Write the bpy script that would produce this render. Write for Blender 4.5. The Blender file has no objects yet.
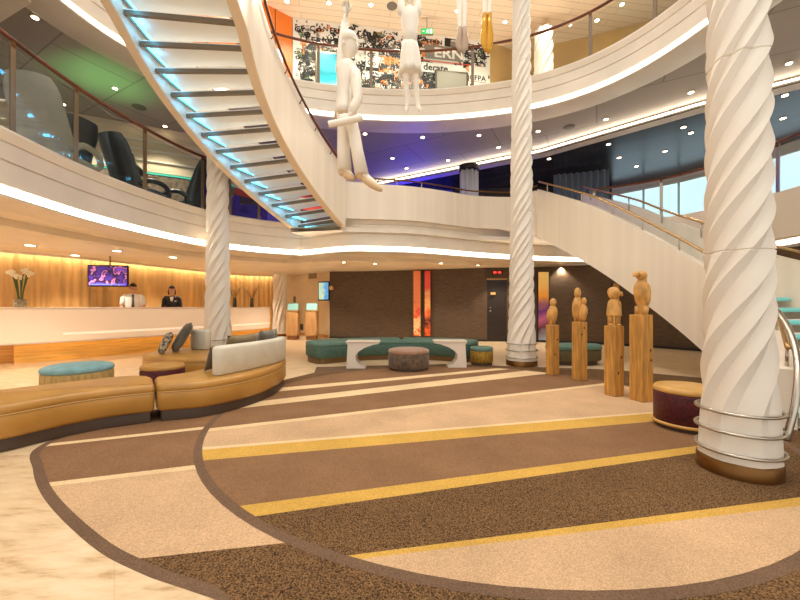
import bpy, bmesh, math, random
from mathutils import Vector, Matrix, noise as mnoise
import numpy as np
random.seed(7)
PI = math.pi
SC = bpy.context.scene
COL = SC.collection
# ---- camera frame: level camera 1.15 m above the floor, focal 360 px, horizon at row 307 of 600
F, H, YH = 360.0, 1.15, 307.0
def P(x, y, D): return Vector(((x-400)*D/F, D, H+(YH-y)*D/F))
def G(x, y):
    D = F*H/(y-YH); return Vector(((x-400)*D/F, D, 0))
def PZ(x, y, Z):
    D = (Z-H)*F/(YH-y); return Vector(((x-400)*D/F, D, Z))
cam = bpy.data.cameras.new('camera'); co = bpy.data.objects.new('camera', cam); COL.objects.link(co)
co.location = (0, 0, H); co.rotation_euler = (PI/2, 0, 0)
cam.sensor_width = 36; cam.lens = 36*F/800; cam.shift_y = 7/800; cam.clip_start = .05; cam.clip_end = 200
SC.camera = co
vs = SC.view_settings
SC.display_settings.display_device = 'sRGB'
vs.view_transform = 'Standard'; vs.look = 'None'; vs.gamma = 1; vs.use_curve_mapping = False
vs.exposure = -0.08
try: SC.cycles.use_denoising = True
except Exception: pass
SC.cycles.max_bounces = 8; SC.cycles.transparent_max_bounces = 12
# ------------------------------------------------------------------ materials
def lin(c):
    r = []
    for v in c[:3]:
        v /= 255
        r.append(v/12.92 if v <= .04045 else ((v+.055)/1.055)**2.4)
    return (*r, 1)
MATS = {}
def mat(name, rgb, rough=.5, metal=0, var=0, scale=8, stretch=(1,1,1), bump=0, bscale=None, rgb2=None, emit=0, ergb=None, coat=0, spec=.5, detail=4, sheen=0):
    if name in MATS: return MATS[name]
    m = bpy.data.materials.new(name); m.use_nodes = True
    nt = m.node_tree; b = nt.nodes['Principled BSDF']
    b.inputs['Base Color'].default_value = lin(rgb); b.inputs['Roughness'].default_value = rough
    b.inputs['Metallic'].default_value = metal
    b.inputs['Specular IOR Level'].default_value = spec
    if coat: b.inputs['Coat Weight'].default_value = coat; b.inputs['Coat Roughness'].default_value = .1
    if sheen: b.inputs['Sheen Weight'].default_value = sheen
    if var or bump or rgb2:
        tc = nt.nodes.new('ShaderNodeTexCoord'); mp = nt.nodes.new('ShaderNodeMapping')
        mp.inputs['Scale'].default_value = stretch
        nt.links.new(tc.outputs['Object'], mp.inputs['Vector'])
        n = nt.nodes.new('ShaderNodeTexNoise'); n.inputs['Scale'].default_value = scale; n.inputs['Detail'].default_value = detail
        nt.links.new(mp.outputs['Vector'], n.inputs['Vector'])
        if var or rgb2:
            cr = nt.nodes.new('ShaderNodeValToRGB')
            if rgb2: a, c = lin(rgb), lin(rgb2)
            else:
                a = lin([max(0, v*(1-var)) for v in rgb]); c = lin([min(255, v*(1+var)) for v in rgb])
            cr.color_ramp.elements[0].position = .35; cr.color_ramp.elements[1].position = .65
            cr.color_ramp.elements[0].color = a; cr.color_ramp.elements[1].color = c
            nt.links.new(n.outputs['Fac'], cr.inputs['Fac']); nt.links.new(cr.outputs['Color'], b.inputs['Base Color'])
        if bump:
            src = n
            if bscale:
                src = nt.nodes.new('ShaderNodeTexNoise'); src.inputs['Scale'].default_value = bscale
                nt.links.new(mp.outputs['Vector'], src.inputs['Vector'])
            bp = nt.nodes.new('ShaderNodeBump'); bp.inputs['Strength'].default_value = bump; bp.inputs['Distance'].default_value = .02
            nt.links.new(src.outputs['Fac'], bp.inputs['Height']); nt.links.new(bp.outputs['Normal'], b.inputs['Normal'])
    if emit:
        b.inputs['Emission Color'].default_value = lin(ergb or rgb); b.inputs['Emission Strength'].default_value = emit
    MATS[name] = m
    return m
def planks(name, rgb, rgb2, rough, w=.12, axis=0, angle=0, metal=0, gap=.03, bump=.25, joint=.45):
    """boards with dark joints, running along one object axis"""
    if name in MATS: return MATS[name]
    m = mat(name, rgb, rough, metal)
    nt = m.node_tree; b = nt.nodes['Principled BSDF']
    tc = nt.nodes.new('ShaderNodeTexCoord'); mp = nt.nodes.new('ShaderNodeMapping')
    mp.inputs['Rotation'].default_value = (0, 0, angle)
    nt.links.new(tc.outputs['Object'], mp.inputs['Vector'])
    br = nt.nodes.new('ShaderNodeTexBrick')
    br.inputs['Scale'].default_value = 1; br.inputs['Brick Width'].default_value = 2.4; br.inputs['Row Height'].default_value = w
    br.inputs['Mortar Size'].default_value = gap*w; br.inputs['Color1'].default_value = lin(rgb); br.inputs['Color2'].default_value = lin(rgb2)
    br.inputs['Mortar'].default_value = lin([v*joint for v in rgb])
    nt.links.new(mp.outputs['Vector'], br.inputs['Vector']); nt.links.new(br.outputs['Color'], b.inputs['Base Color'])
    return m
def ramp_mat(name, stops, axis='Z', rough=.3, nscale=3, emit=0, lo=0, hi=1, distort=.3):
    """blotchy colour sequence along an object axis (art panels, screens)"""
    m = mat(name, (128,128,128), rough); nt = m.node_tree; b = nt.nodes['Principled BSDF']
    tc = nt.nodes.new('ShaderNodeTexCoord'); sx = nt.nodes.new('ShaderNodeSeparateXYZ')
    nt.links.new(tc.outputs['Object'], sx.inputs[0])
    mr = nt.nodes.new('ShaderNodeMapRange'); mr.clamp = False; mr.inputs['From Min'].default_value = lo; mr.inputs['From Max'].default_value = hi
    nt.links.new(sx.outputs[axis], mr.inputs['Value'])
    n = nt.nodes.new('ShaderNodeTexNoise'); n.inputs['Scale'].default_value = nscale; nt.links.new(tc.outputs['Object'], n.inputs['Vector'])
    ma = nt.nodes.new('ShaderNodeMath'); ma.operation = 'MULTIPLY_ADD'; ma.inputs[1].default_value = distort
    nt.links.new(n.outputs['Fac'], ma.inputs[0]); nt.links.new(mr.outputs['Result'], ma.inputs[2])
    cr = nt.nodes.new('ShaderNodeValToRGB'); el = cr.color_ramp.elements
    for i, (p, c) in enumerate(stops):
        e = el[i] if i < 2 else el.new(p)
        e.position = p; e.color = lin(c)
    nt.links.new(ma.outputs[0], cr.inputs['Fac']); nt.links.new(cr.outputs['Color'], b.inputs['Base Color'])
    if emit:
        nt.links.new(cr.outputs['Color'], b.inputs['Emission Color']); b.inputs['Emission Strength'].default_value = emit
    return m
def glass_mat(name, tint=(246,250,248), gloss=.12):
    m = bpy.data.materials.new(name); m.use_nodes = True; nt = m.node_tree; nt.nodes.clear()
    o = nt.nodes.new('ShaderNodeOutputMaterial'); mx = nt.nodes.new('ShaderNodeMixShader')
    t = nt.nodes.new('ShaderNodeBsdfTransparent'); t.inputs[0].default_value = lin(tint)
    g = nt.nodes.new('ShaderNodeBsdfGlossy'); g.inputs['Roughness'].default_value = .03
    fr = nt.nodes.new('ShaderNodeFresnel'); fr.inputs[0].default_value = 1.18
    nt.links.new(fr.outputs[0], mx.inputs[0]); nt.links.new(t.outputs[0], mx.inputs[1]); nt.links.new(g.outputs[0], mx.inputs[2])
    nt.links.new(mx.outputs[0], o.inputs[0]); MATS[name] = m
    return m
WHITE = mat('white_plaster', (233,222,206), .45, var=.02, scale=2)
CREAMW = mat('cream_lacquer', (232,219,200), .35, var=.03, scale=1.2, stretch=(6,6,.5))
COLW = mat('carved_white', (236,228,216), .5, bump=.05, scale=30)
CEILW = mat('ceiling_cream', (238,224,202), .6, var=.02, scale=2)
STEEL = mat('brushed_steel', (190,182,170), .28, 1)
DSTEEL = mat('dark_steel', (150,130,106), .35, .8)
BARST = mat('tread_bar_steel', (128,116,100), .45, .6)
BRASS = mat('bronze_plinth', (120,84,44), .3, .8)
RAILW = mat('red_brown_handrail_wood', (104,52,24), .35, var=.15, scale=4, stretch=(1,1,1))
LED = mat('warm_light_strip', (255,240,215), .5, emit=9, ergb=(255,240,216))
LAMP = mat('lamp_lens', (255,245,225), .4, emit=14, ergb=(255,232,190))
LEDC = mat('cyan_light_strip', (120,220,255), .5, emit=5, ergb=(90,205,255))
BLACK = mat('black_matte', (18,16,15), .5)
GLASS = glass_mat('clear_glass')
# ------------------------------------------------------------------ object helpers
WLOC = {}
def link(o): COL.objects.link(o); return o
def thing(name, label, cat, loc=(0,0,0), group=None):
    o = link(bpy.data.objects.new(name, None)); o.location = loc; o.empty_display_size = .1
    WLOC[o.name] = Vector(loc); o['label'] = label; o['category'] = cat
    if group: o['group'] = group
    return o
def tag(o, label, cat, group=None):
    o['label'] = label; o['category'] = cat
    if group: o['group'] = group
    return o
def obj(name, bm, m, parent=None, smooth=False, label=None, local=False, loc=None, recalc=True):
    """link a bmesh (built in world coordinates unless local) as one mesh object"""
    off = WLOC.get(parent.name, Vector()) if parent else Vector(loc or (0,0,0))
    if not local:
        bmesh.ops.translate(bm, verts=bm.verts, vec=-off)
    if recalc: bmesh.ops.recalc_face_normals(bm, faces=bm.faces)
    me = bpy.data.meshes.new(name); bm.to_mesh(me); bm.free()
    for mm in (m if isinstance(m, (list, tuple)) else [m]): me.materials.append(mm)
    if smooth:
        me.polygons.foreach_set('use_smooth', [True]*len(me.polygons))
        if smooth != True:
            try: me.set_sharp_from_angle(angle=math.radians(smooth))
            except Exception: pass
    o = link(bpy.data.objects.new(name, me))
    if parent:
        o.parent = parent; WLOC[o.name] = off
    else:
        o.location = off; WLOC[o.name] = off
    if label: o['label'] = label
    return o
def struct(name, bm, m, smooth=False, parent=None, recalc=True):
    o = obj(name, bm, m, parent, smooth, recalc=recalc)
    if not parent: o['kind'] = 'structure'
    return o
def dup(root, loc, rz=None, label=None, scale=None):
    c = root.copy(); link(c); c.location = loc; WLOC[c.name] = Vector(loc)
    if rz is not None: c.rotation_euler = (0, 0, rz)
    if scale: c.scale = (scale,)*3
    if label: c['label'] = label
    for ch in list(root.children):
        d = ch.copy(); link(d); d.parent = c
        for gch in list(ch.children):
            e = gch.copy(); link(e); e.parent = d
    return c
def NB(): return bmesh.new()
def box(bm, c, s, rz=0, mi=0, rot=None):
    M = Matrix.Translation(c) @ (rot.to_4x4() if rot else Matrix.Rotation(rz, 4, 'Z')) @ Matrix.Diagonal((*s, 1))
    r = bmesh.ops.create_cube(bm, size=1, matrix=M)
    if mi:
        for f in {f for v in r['verts'] for f in v.link_faces}: f.material_index = mi
    return r['verts']
def bevbox(bm, c, s, rz=0, b=.01, seg=2, rot=None):
    vs_ = box(bm, c, s, rz, rot=rot)
    es = list({e for v in vs_ for e in v.link_edges})
    bmesh.ops.bevel(bm, geom=es, offset=b, segments=seg, profile=.5, affect='EDGES', clamp_overlap=True)
def tube(bm, pts, r, n=10, closed=False, caps=True):
    pts = [Vector(p) for p in pts]; N = len(pts); rs = r if isinstance(r, (list, tuple)) else [r]*N
    rings = []; up = Vector((0,0,1)); prev = None
    for i, p in enumerate(pts):
        if closed: t = pts[(i+1) % N]-pts[i-1]
        else: t = pts[min(i+1, N-1)]-pts[max(i-1, 0)]
        t.normalize()
        if prev is None:
            a = up if abs(t.z) < .9 else Vector((1,0,0))
            u = t.cross(a).normalized()
        else:
            u = prev-t*prev.dot(t)
            u = u.normalized() if u.length > 1e-6 else t.orthogonal().normalized()
        prev = u; v = t.cross(u)
        rings.append([bm.verts.new(p+(u*math.cos(2*PI*k/n)+v*math.sin(2*PI*k/n))*rs[i]) for k in range(n)])
    for i in range(N if closed else N-1):
        a, b = rings[i], rings[(i+1) % N]
        for k in range(n): bm.faces.new((a[k], a[(k+1) % n], b[(k+1) % n], b[k]))
    if caps and not closed:
        bm.faces.new(rings[0][::-1]); bm.faces.new(rings[-1])
def lathe(bm, prof, c=(0,0,0), n=32, sx=1, sy=1, fn=None, rz=0):
    """prof: (r, z) from the bottom up"""
    rings = []; c = Vector(c)
    for r, z in prof:
        rings.append([bm.verts.new(c+Vector((sx*r*math.cos(2*PI*k/n+rz), sy*r*math.sin(2*PI*k/n+rz), z))) for k in range(n)])
    for a, b in zip(rings, rings[1:]):
        for k in range(n): bm.faces.new((a[k], a[(k+1) % n], b[(k+1) % n], b[k]))
    if prof[0][0] > 1e-4: bm.faces.new(rings[0][::-1])
    if prof[-1][0] > 1e-4: bm.faces.new(rings[-1])
def catmull(pts, n=8, closed=False):
    pts = [Vector(p) for p in pts]; N = len(pts); out = []
    for i in range(N if closed else N-1):
        g = (lambda k: pts[k % N]) if closed else (lambda k: pts[max(0, min(N-1, k))])
        p0, p1, p2, p3 = g(i-1), g(i), g(i+1), g(i+2)
        for s in range(n):
            t = s/n
            out.append(.5*((2*p1)+(p2-p0)*t+(2*p0-5*p1+4*p2-p3)*t*t+(3*p1-p0-3*p2+p3)*t**3))
    if not closed: out.append(pts[-1])
    return out
def normals2(path, closed=False):
    N = len(path); out = []
    for i in range(N):
        t = (path[(i+1) % N]-path[i-1]) if closed else (path[min(i+1, N-1)]-path[max(i-1, 0)])
        l = math.hypot(t.x, t.y) or 1
        out.append(Vector((-t.y/l, t.x/l, 0)))
    return out
def offs(path, d, closed=False):
    return [p+n*d for p, n in zip(path, normals2(path, closed))]
def sweep(bm, path, prof, closed_prof=False, caps=False, zadd=None):
    """prof: (offset to the left of the path, z)"""
    ns = normals2(path); rings = []
    for i, (p, n) in enumerate(zip(path, ns)):
        dz = zadd[i] if zadd else 0
        rings.append([bm.verts.new((p.x+n.x*o, p.y+n.y*o, z+dz)) for o, z in prof])
    m = len(prof)
    for a, b in zip(rings, rings[1:]):
        for k in range(m if closed_prof else m-1):
            j = (k+1) % m
            bm.faces.new((a[k], b[k], b[j], a[j]))
    if caps and closed_prof:
        bm.faces.new(rings[0]); bm.faces.new(rings[-1][::-1])
def prism(bm, poly, z0, z1, mi=0):
    a = [bm.verts.new((p[0], p[1], z0)) for p in poly]; b = [bm.verts.new((p[0], p[1], z1)) for p in poly]
    n = len(poly); fs = [bm.faces.new(a[::-1]), bm.faces.new(b)]
    for k in range(n): fs.append(bm.faces.new((a[k], a[(k+1) % n], b[(k+1) % n], b[k])))
    for f in fs: f.material_index = mi
def area2(poly): return sum(a[0]*b[1]-b[0]*a[1] for a, b in zip(poly, poly[1:]+poly[:1]))/2
def rounded_prism(bm, poly, z0, z1, r=.04, seg=4, r0=.01, dome=0):
    """closed plan outline, edges rounded by r at the top and r0 at the bottom"""
    poly = [Vector((p[0], p[1], 0)) for p in poly]
    if area2([(p.x, p.y) for p in poly]) < 0: poly = poly[::-1]
    ns = normals2(poly, True)                    # left of a ccw path points inwards
    st = [(r0, z0), (0, z0+r0)] if r0 else [(0, z0)]
    for k in range(seg+1):
        a = k/seg*PI/2; st.append((r*(1-math.cos(a)), z1-r+r*math.sin(a)))
    rings = [[bm.verts.new((p.x+n.x*o, p.y+n.y*o, z)) for p, n in zip(poly, ns)] for o, z in st]
    N = len(poly)
    for a, b in zip(rings, rings[1:]):
        for k in range(N): bm.faces.new((a[k], a[(k+1) % N], b[(k+1) % N], b[k]))
    bm.faces.new(rings[0][::-1]); bm.faces.new(rings[-1])
def band(path, w0, w1):
    """outline of a path widened by w0 to its right and w1 to its left"""
    return offs(path, -w0)+offs(path, w1)[::-1]
def ellip(cx, cy, rx, ry, n=40, rz=0):
    c, s = math.cos(rz), math.sin(rz); o = []
    for k in range(n):
        x, y = rx*math.cos(2*PI*k/n), ry*math.sin(2*PI*k/n); o.append((cx+x*c-y*s, cy+x*s+y*c))
    return o
def pillow(bm, w, h, t, M, n=10):
    """soft square cushion, in its local xz plane, transformed by M"""
    top, bot = [], []
    for i in range(n+1):
        rt, rb = [], []
        for j in range(n+1):
            u, v = i/n*2-1, j/n*2-1
            d = (max(0, (1-u**4))*max(0, (1-v**4)))**.45
            px = u*w/2*(1-.07*(1-abs(v)**2)*abs(u)**3*1); pz = v*h/2*(1-.07*(1-abs(u)**2)*abs(v)**3)
            edge = i in (0, n) or j in (0, n)
            a = bm.verts.new(M @ Vector((px, -t/2*d, pz))); rt.append(a)
            rb.append(a if edge else bm.verts.new(M @ Vector((px, t/2*d, pz))))
        top.append(rt); bot.append(rb)
    for i in range(n):
        for j in range(n):
            bm.faces.new((top[i][j], top[i+1][j], top[i+1][j+1], top[i][j+1]))
            bm.faces.new((bot[i][j], bot[i][j+1], bot[i+1][j+1], bot[i+1][j]))
def ball(bm, c, r, n=14, rot=None):
    s = r if isinstance(r, (tuple, list)) else (r, r, r)
    M = Matrix.Translation(c) @ (rot.to_4x4() if rot else Matrix()) @ Matrix.Diagonal((*s, 1))
    return bmesh.ops.create_uvsphere(bm, u_segments=n, v_segments=max(6, n*2//3), radius=1, matrix=M)['verts']
def rotm(rx=0, ry=0, rz=0):
    return (Matrix.Rotation(rz, 3, 'Z') @ Matrix.Rotation(ry, 3, 'Y') @ Matrix.Rotation(rx, 3, 'X'))
def skin(joints, edges, root, sub=1):
    """joints: name -> (xyz, (rx, ry)); returns a bmesh grown along the edges"""
    me = bpy.data.meshes.new('tmp_skin'); names = list(joints); ix = {k: i for i, k in enumerate(names)}
    me.from_pydata([joints[k][0] for k in names], [(ix[a], ix[b]) for a, b in edges], []); me.update()
    o = link(bpy.data.objects.new('tmp_skin', me))
    md = o.modifiers.new('s', 'SKIN'); md.use_smooth_shade = True; md.branch_smoothing = .6
    layer = me.skin_vertices[0].data
    for k in names:
        r = joints[k][1]; layer[ix[k]].radius = r if isinstance(r, (tuple, list)) else (r, r); layer[ix[k]].use_root = (k == root)
    s = o.modifiers.new('u', 'SUBSURF'); s.levels = sub; s.render_levels = sub
    dg = bpy.context.evaluated_depsgraph_get(); dg.update()
    ev = o.evaluated_get(dg); m2 = bpy.data.meshes.new_from_object(ev)
    bm = NB(); bm.from_mesh(m2)
    bpy.data.objects.remove(o); bpy.data.meshes.remove(me); bpy.data.meshes.remove(m2)
    return bm
def head_geo(bm, c, s=1.0, R=None, face=True):
    """head 0.23*s tall centred at c, looking along local -y; R turns it"""
    R = R or Matrix.Identity(3); c = Vector(c)
    vs_ = ball(bm, (0,0,0), (.077*s, .095*s, .118*s), 20)
    for v in vs_:
        k = v.co.z/(.118*s)
        if k < -.1:
            q = 1-.34*((-k-.1)/.9)**1.2; v.co.x *= q
            if v.co.y > 0: v.co.y *= 1-.45*((-k-.1)/.9)
            else: v.co.y *= 1-.08*((-k-.1)/.9)
        if v.co.y < -.06*s and -.25 < k < .25: v.co.y += .006*s
        v.co = c+R @ v.co
    if face:
        def at(x, y, z): return c+R @ (Vector((x, y, z))*s)
        tube(bm, [at(0,-.086,.022), at(0,-.102,-.008), at(0,-.112,-.028), at(0,-.092,-.036)], [.008*s, .011*s, .015*s, .008*s], 8)
        for q in (-1, 1):
            ball(bm, at(q*.079,.008,-.002), (.012*s,.02*s,.032*s), 8, R)
            ball(bm, at(q*.03,-.083,.012), (.013*s,.008*s,.008*s), 8, R)
            tube(bm, [at(q*.012,-.091,.03), at(q*.032,-.09,.036), at(q*.052,-.076,.028)], .006*s, 6)
        ball(bm, at(0,-.085,-.062), (.024*s,.012*s,.008*s), 8, R)
def hand_geo(bm, w, d, side, s=1.0, curl=.6, up=None):
    """wrist point w, pointing along d: palm, four unequal fingers, a thumb off the side"""
    w = Vector(w); d = Vector(d).normalized(); up = Vector(up or (0,-1,0))
    sd = d.cross(up)
    if sd.length < 1e-3: sd = d.orthogonal()
    sd = sd.normalized()*side; nrm = sd.cross(d).normalized()*side
    R = Matrix((sd, d, nrm)).transposed()
    ball(bm, w+d*.045*s, (.04*s,.055*s,.016*s), 12, R)
    for i, (ln, of) in enumerate(((.07,-.03),(.08,-.01),(.075,.01),(.058,.03))):
        b = w+d*.085*s+sd*of*s
        a1, a2 = curl, curl*1.9
        p1 = b+(d*math.cos(a1*.5)+nrm*math.sin(a1*.5))*ln*.45*s
        p2 = p1+(d*math.cos(a1+.3*a2)+nrm*math.sin(a1+.3*a2))*ln*.32*s
        p3 = p2+(d*math.cos(a1+a2*.6)+nrm*math.sin(a1+a2*.6))*ln*.25*s
        tube(bm, [b-d*.03*s, b, p1, p2, p3], [.009*s, .009*s, .0085*s, .008*s, .006*s], 6)
    b = w+d*.03*s-sd*.032*s
    tube(bm, [b, b-sd*.022*s+d*.025*s+nrm*.006*s, b-sd*.024*s+d*.055*s+nrm*.016*s], [.011*s, .0105*s, .007*s], 6)
# ================================================================== SETTING
Z2, Z2T, ZR2 = 3.08, 3.34, 4.54           # deck two floor, parapet top, handrail
Z3B, Z3T, ZR3, Z3C = 5.70, 6.48, 7.48, 9.1
CEN = Vector((.7, 4.0, 0))
P2 = catmull([(-4.2,-2,0),(-4.4,.5,0),(-4.65,2.6,0),(-4.82,4.2,0),(-4.9,5.93,0),(-4.5,7.84,0),(-3.68,8.9,0),(-2.75,9.45,0),(-2.5,9.46,0),
              (-1.35,8.86,0),(-.4,8.9,0),(.52,9.1,0),(2.86,10.2,0),(5.6,10.9,0),(7.5,10.4,0),(8.5,9.0,0),(8.5,7.5,0),(8.3,5,0),(8.1,2,0),(8,-2,0)], 6)
P3 = catmull([(-4.9,-2,0),(-5.0,1,0),(-5.1,3.6,0),(-5.05,5.4,0),(-4.7,6.5,0),(-3.7,7.75,0),(-2.2,8.5,0),(-.24,8.82,0),(1.5,8.72,0),(3.2,8.23,0),
              (4.35,7.3,0),(4.95,5.9,0),(5.1,3.8,0),(5.0,1,0),(4.9,-2,0)], 7)
def out(path, k, d=0): return [CEN+(p-CEN)*k+((p-CEN).normalized()*d) for p in path]
def ring(bm, inner, outer, z0, z1=None, mi=0):
    a = [bm.verts.new((p.x, p.y, z0)) for p in inner]; b = [bm.verts.new((p.x, p.y, z0)) for p in outer]
    for i in range(len(a)-1): bm.faces.new((a[i], a[i+1], b[i+1], b[i])).material_index = mi
    if z1 is not None:
        c = [bm.verts.new((p.x, p.y, z1)) for p in inner]; d = [bm.verts.new((p.x, p.y, z1)) for p in outer]
        for i in range(len(a)-1):
            bm.faces.new((c[i], d[i], d[i+1], c[i+1])); bm.faces.new((a[i], c[i], c[i+1], a[i+1])); bm.faces.new((b[i], b[i+1], d[i+1], d[i]))
# ---- floor: travertine slabs
def travertine():
    m = mat('travertine', (226,196,158), .3); nt = m.node_tree; b = nt.nodes['Principled BSDF']
    tc = nt.nodes.new('ShaderNodeTexCoord'); mp = nt.nodes.new('ShaderNodeMapping'); mp.inputs['Rotation'].default_value = (0,0,.9); mp.inputs['Scale'].default_value = (2.2,9,1)
    n = nt.nodes.new('ShaderNodeTexNoise'); n.inputs['Scale'].default_value = 1.6; n.inputs['Detail'].default_value = 8; n.inputs['Roughness'].default_value = .65
    cr = nt.nodes.new('ShaderNodeValToRGB'); e = cr.color_ramp.elements
    e[0].position = .3; e[0].color = lin((184,146,104)); e[1].position = .62; e[1].color = lin((236,212,178))
    e2 = e.new(.44); e2.color = lin((224,194,154))
    br = nt.nodes.new('ShaderNodeTexBrick'); br.inputs['Scale'].default_value = 1; br.inputs['Brick Width'].default_value = 1.2; br.inputs['Row Height'].default_value = .6
    br.inputs['Mortar Size'].default_value = .004; br.inputs['Color1'].default_value = (1,1,1,1); br.inputs['Color2'].default_value = (.95,.95,.94,1); br.inputs['Mortar'].default_value = (.92,.9,.88,1)
    mr = nt.nodes.new('ShaderNodeMapping'); mr.inputs['Rotation'].default_value = (0,0,.9)
    mx = nt.nodes.new('ShaderNodeMix'); mx.data_type = 'RGBA'; mx.blend_type = 'MULTIPLY'; mx.inputs[0].default_value = 1
    L = nt.links.new
    L(tc.outputs['Object'], mp.inputs['Vector']); L(mp.outputs[0], n.inputs['Vector']); L(n.outputs['Fac'], cr.inputs['Fac'])
    L(tc.outputs['Object'], mr.inputs['Vector']); L(mr.outputs[0], br.inputs['Vector'])
    L(cr.outputs['Color'], mx.inputs[6]); L(br.outputs['Color'], mx.inputs[7]); L(mx.outputs[2], b.inputs['Base Color'])
    return m
bm = NB(); box(bm, (0,6,-.05), (34,24,.1)); struct('floor', bm, travertine())
# ---- carpet, laid as inlaid pieces
def clip(poly, a, b, far):
    """keep the part of poly on the far (+y) or near side of the line a-b"""
    d = b-a; n = Vector((-d.y, d.x, 0))
    if n.y < 0: n = -n
    if not far: n = -n
    outp = []
    for i in range(len(poly)):
        p, q = poly[i], poly[(i+1) % len(poly)]
        sp, sq = (p-a).dot(n), (q-a).dot(n)
        if sp >= 0: outp.append(p)
        if sp*sq < 0: outp.append(p+(q-p)*(sp/(sp-sq)))
    return outp
def carpet_mat(n, rgb, k=.22, fleck=None):
    m = mat(n, rgb, .95, spec=.1); nt = m.node_tree; b = nt.nodes['Principled BSDF']
    tc = nt.nodes.new('ShaderNodeTexCoord')
    a = nt.nodes.new('ShaderNodeTexNoise'); a.inputs['Scale'].default_value = 150; a.inputs['Detail'].default_value = 2
    c = nt.nodes.new('ShaderNodeTexNoise'); c.inputs['Scale'].default_value = 2.2; c.inputs['Detail'].default_value = 5
    r1 = nt.nodes.new('ShaderNodeValToRGB'); e = r1.color_ramp.elements
    e[0].position = .36; e[1].position = .64
    e[0].color = lin([v*(1-k) for v in rgb]); e[1].color = lin(fleck or [min(255, v*(1+k)) for v in rgb])
    r2 = nt.nodes.new('ShaderNodeValToRGB'); g = r2.color_ramp.elements
    g[0].position = .3; g[1].position = .7; g[0].color = (.86,.85,.84,1); g[1].color = (1.06,1.05,1.04,1)
    mx = nt.nodes.new('ShaderNodeMix'); mx.data_type = 'RGBA'; mx.blend_type = 'MULTIPLY'; mx.inputs[0].default_value = 1
    L = nt.links.new
    L(tc.outputs['Object'], a.inputs['Vector']); L(tc.outputs['Object'], c.inputs['Vector'])
    L(a.outputs['Fac'], r1.inputs['Fac']); L(c.outputs['Fac'], r2.inputs['Fac']); L(r1.outputs['Color'], mx.inputs[6]); L(r2.outputs['Color'], mx.inputs[7])
    L(mx.outputs[2], b.inputs['Base Color'])
    bp = nt.nodes.new('ShaderNodeBump'); bp.inputs['Strength'].default_value = .35; bp.inputs['Distance'].default_value = .01
    L(a.outputs['Fac'], bp.inputs['Height']); L(bp.outputs['Normal'], b.inputs['Normal'])
    return m
CM = [carpet_mat('carpet_dark', (92,68,46), .42, (144,110,76)), carpet_mat('carpet_brown', (140,106,78), .1), carpet_mat('carpet_beige', (206,172,136), .08),
      carpet_mat('carpet_yellow', (208,166,84), .08), carpet_mat('carpet_cream', (230,202,160), .06), carpet_mat('carpet_edge', (118,94,76), .1)]
DK, BR, BE, YE, CR, ED = range(6)
bm = NB()
def piece(poly, z, mi):
    if len(poly) >= 3: prism(bm, [(p.x, p.y) for p in poly], z-.0018, z, mi)
leftedge = [G(205,596),G(140,573),G(90,545),G(45,500),G(33,470),G(38,447)]
outer = catmull([Vector((.6,.95,0))]+leftedge+[Vector((-2.95,3.6,0)),Vector((-2.4,4.6,0)),Vector((-1.5,6.3,0))], 6)
outer += [Vector((-1.6,6.9,0)),Vector((1,7.25,0)),Vector((3.9,6.6,0)),Vector((5.2,5.6,0)),Vector((6.2,2.6,0)),Vector((6,-1.6,0)),Vector((.6,-1.6,0))]
outer = outer[::-1]
edge_in = offs(catmull(leftedge+[Vector((-2.95,3.6,0)),Vector((-2.4,4.6,0))], 6), -.055)
piece(outer, .0022, ED)
inner_out = [p for p in edge_in]+[Vector((-1.5,6.2,0)),Vector((1,7.15,0)),Vector((3.9,6.5,0)),Vector((5.1,5.6,0)),Vector((6.1,2.6,0)),Vector((5.9,-1.55,0)),Vector((.6,-1.55,0)),Vector((.6,1.0,0)),Vector((-.4,1.22,0))]
piece(inner_out, .0028, DK)
rest = clip(inner_out, Vector((.72,0,0)), Vector((.7201,9,0)), True)
lp = [p for p in inner_out if p.x < .8]
def strips(poly, lines, cols, z):
    rest = poly
    for (x0, y0, x1, y1), c in zip(lines, cols):
        a, b = G(x0, y0), G(x1, y1)
        near = clip(rest, a, b, False); rest = clip(rest, a, b, True)
        if c is not None: piece(near, z, c)
    if cols[len(lines)] is not None: piece(rest, z, cols[len(lines)])
left_cell = edge_in+[Vector((.7,5.5,0)),Vector((.7,1.1,0))]
strips(left_cell, [(132,560,220,550.5),(40,488,203,468.5),(40,484,203,464.5),(44,447,200,430),(44,444.5,200,427.5)], [None,BE,CR,BR,CR,BR], .0034)
DC, DR = (.78, 4.2), 2.745
disc = [Vector((p[0], p[1], 0)) for p in ellip(*DC, DR+.01, DR+.06, 96)]
piece(disc, .004, ED)
disc = [Vector((p[0], p[1], 0)) for p in ellip(*DC, DR-.05, DR, 96)]
strips(disc, [(640,526,800,506.6),(640,518.7,800,498),(513,480,700,453),(480,475,700,446),(206,460.8,652,422),(206,450,652,413.8),(206,447.5,652,412.3),
              (208,432,604,385.5),(208,429,604,383.5),(264,406,520,377),(264,401,520,371.5),(286,391,436,376.5),(286,387.5,436,374)],
       [BE,YE,DK,YE,BR,YE,CR,BE,CR,BR,CR,BR,CR,BR], .0046)
o = obj('carpet', bm, CM); tag(o, 'round inlaid brown and beige striped carpet with yellow bands on the stone floor', 'carpet')
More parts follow.
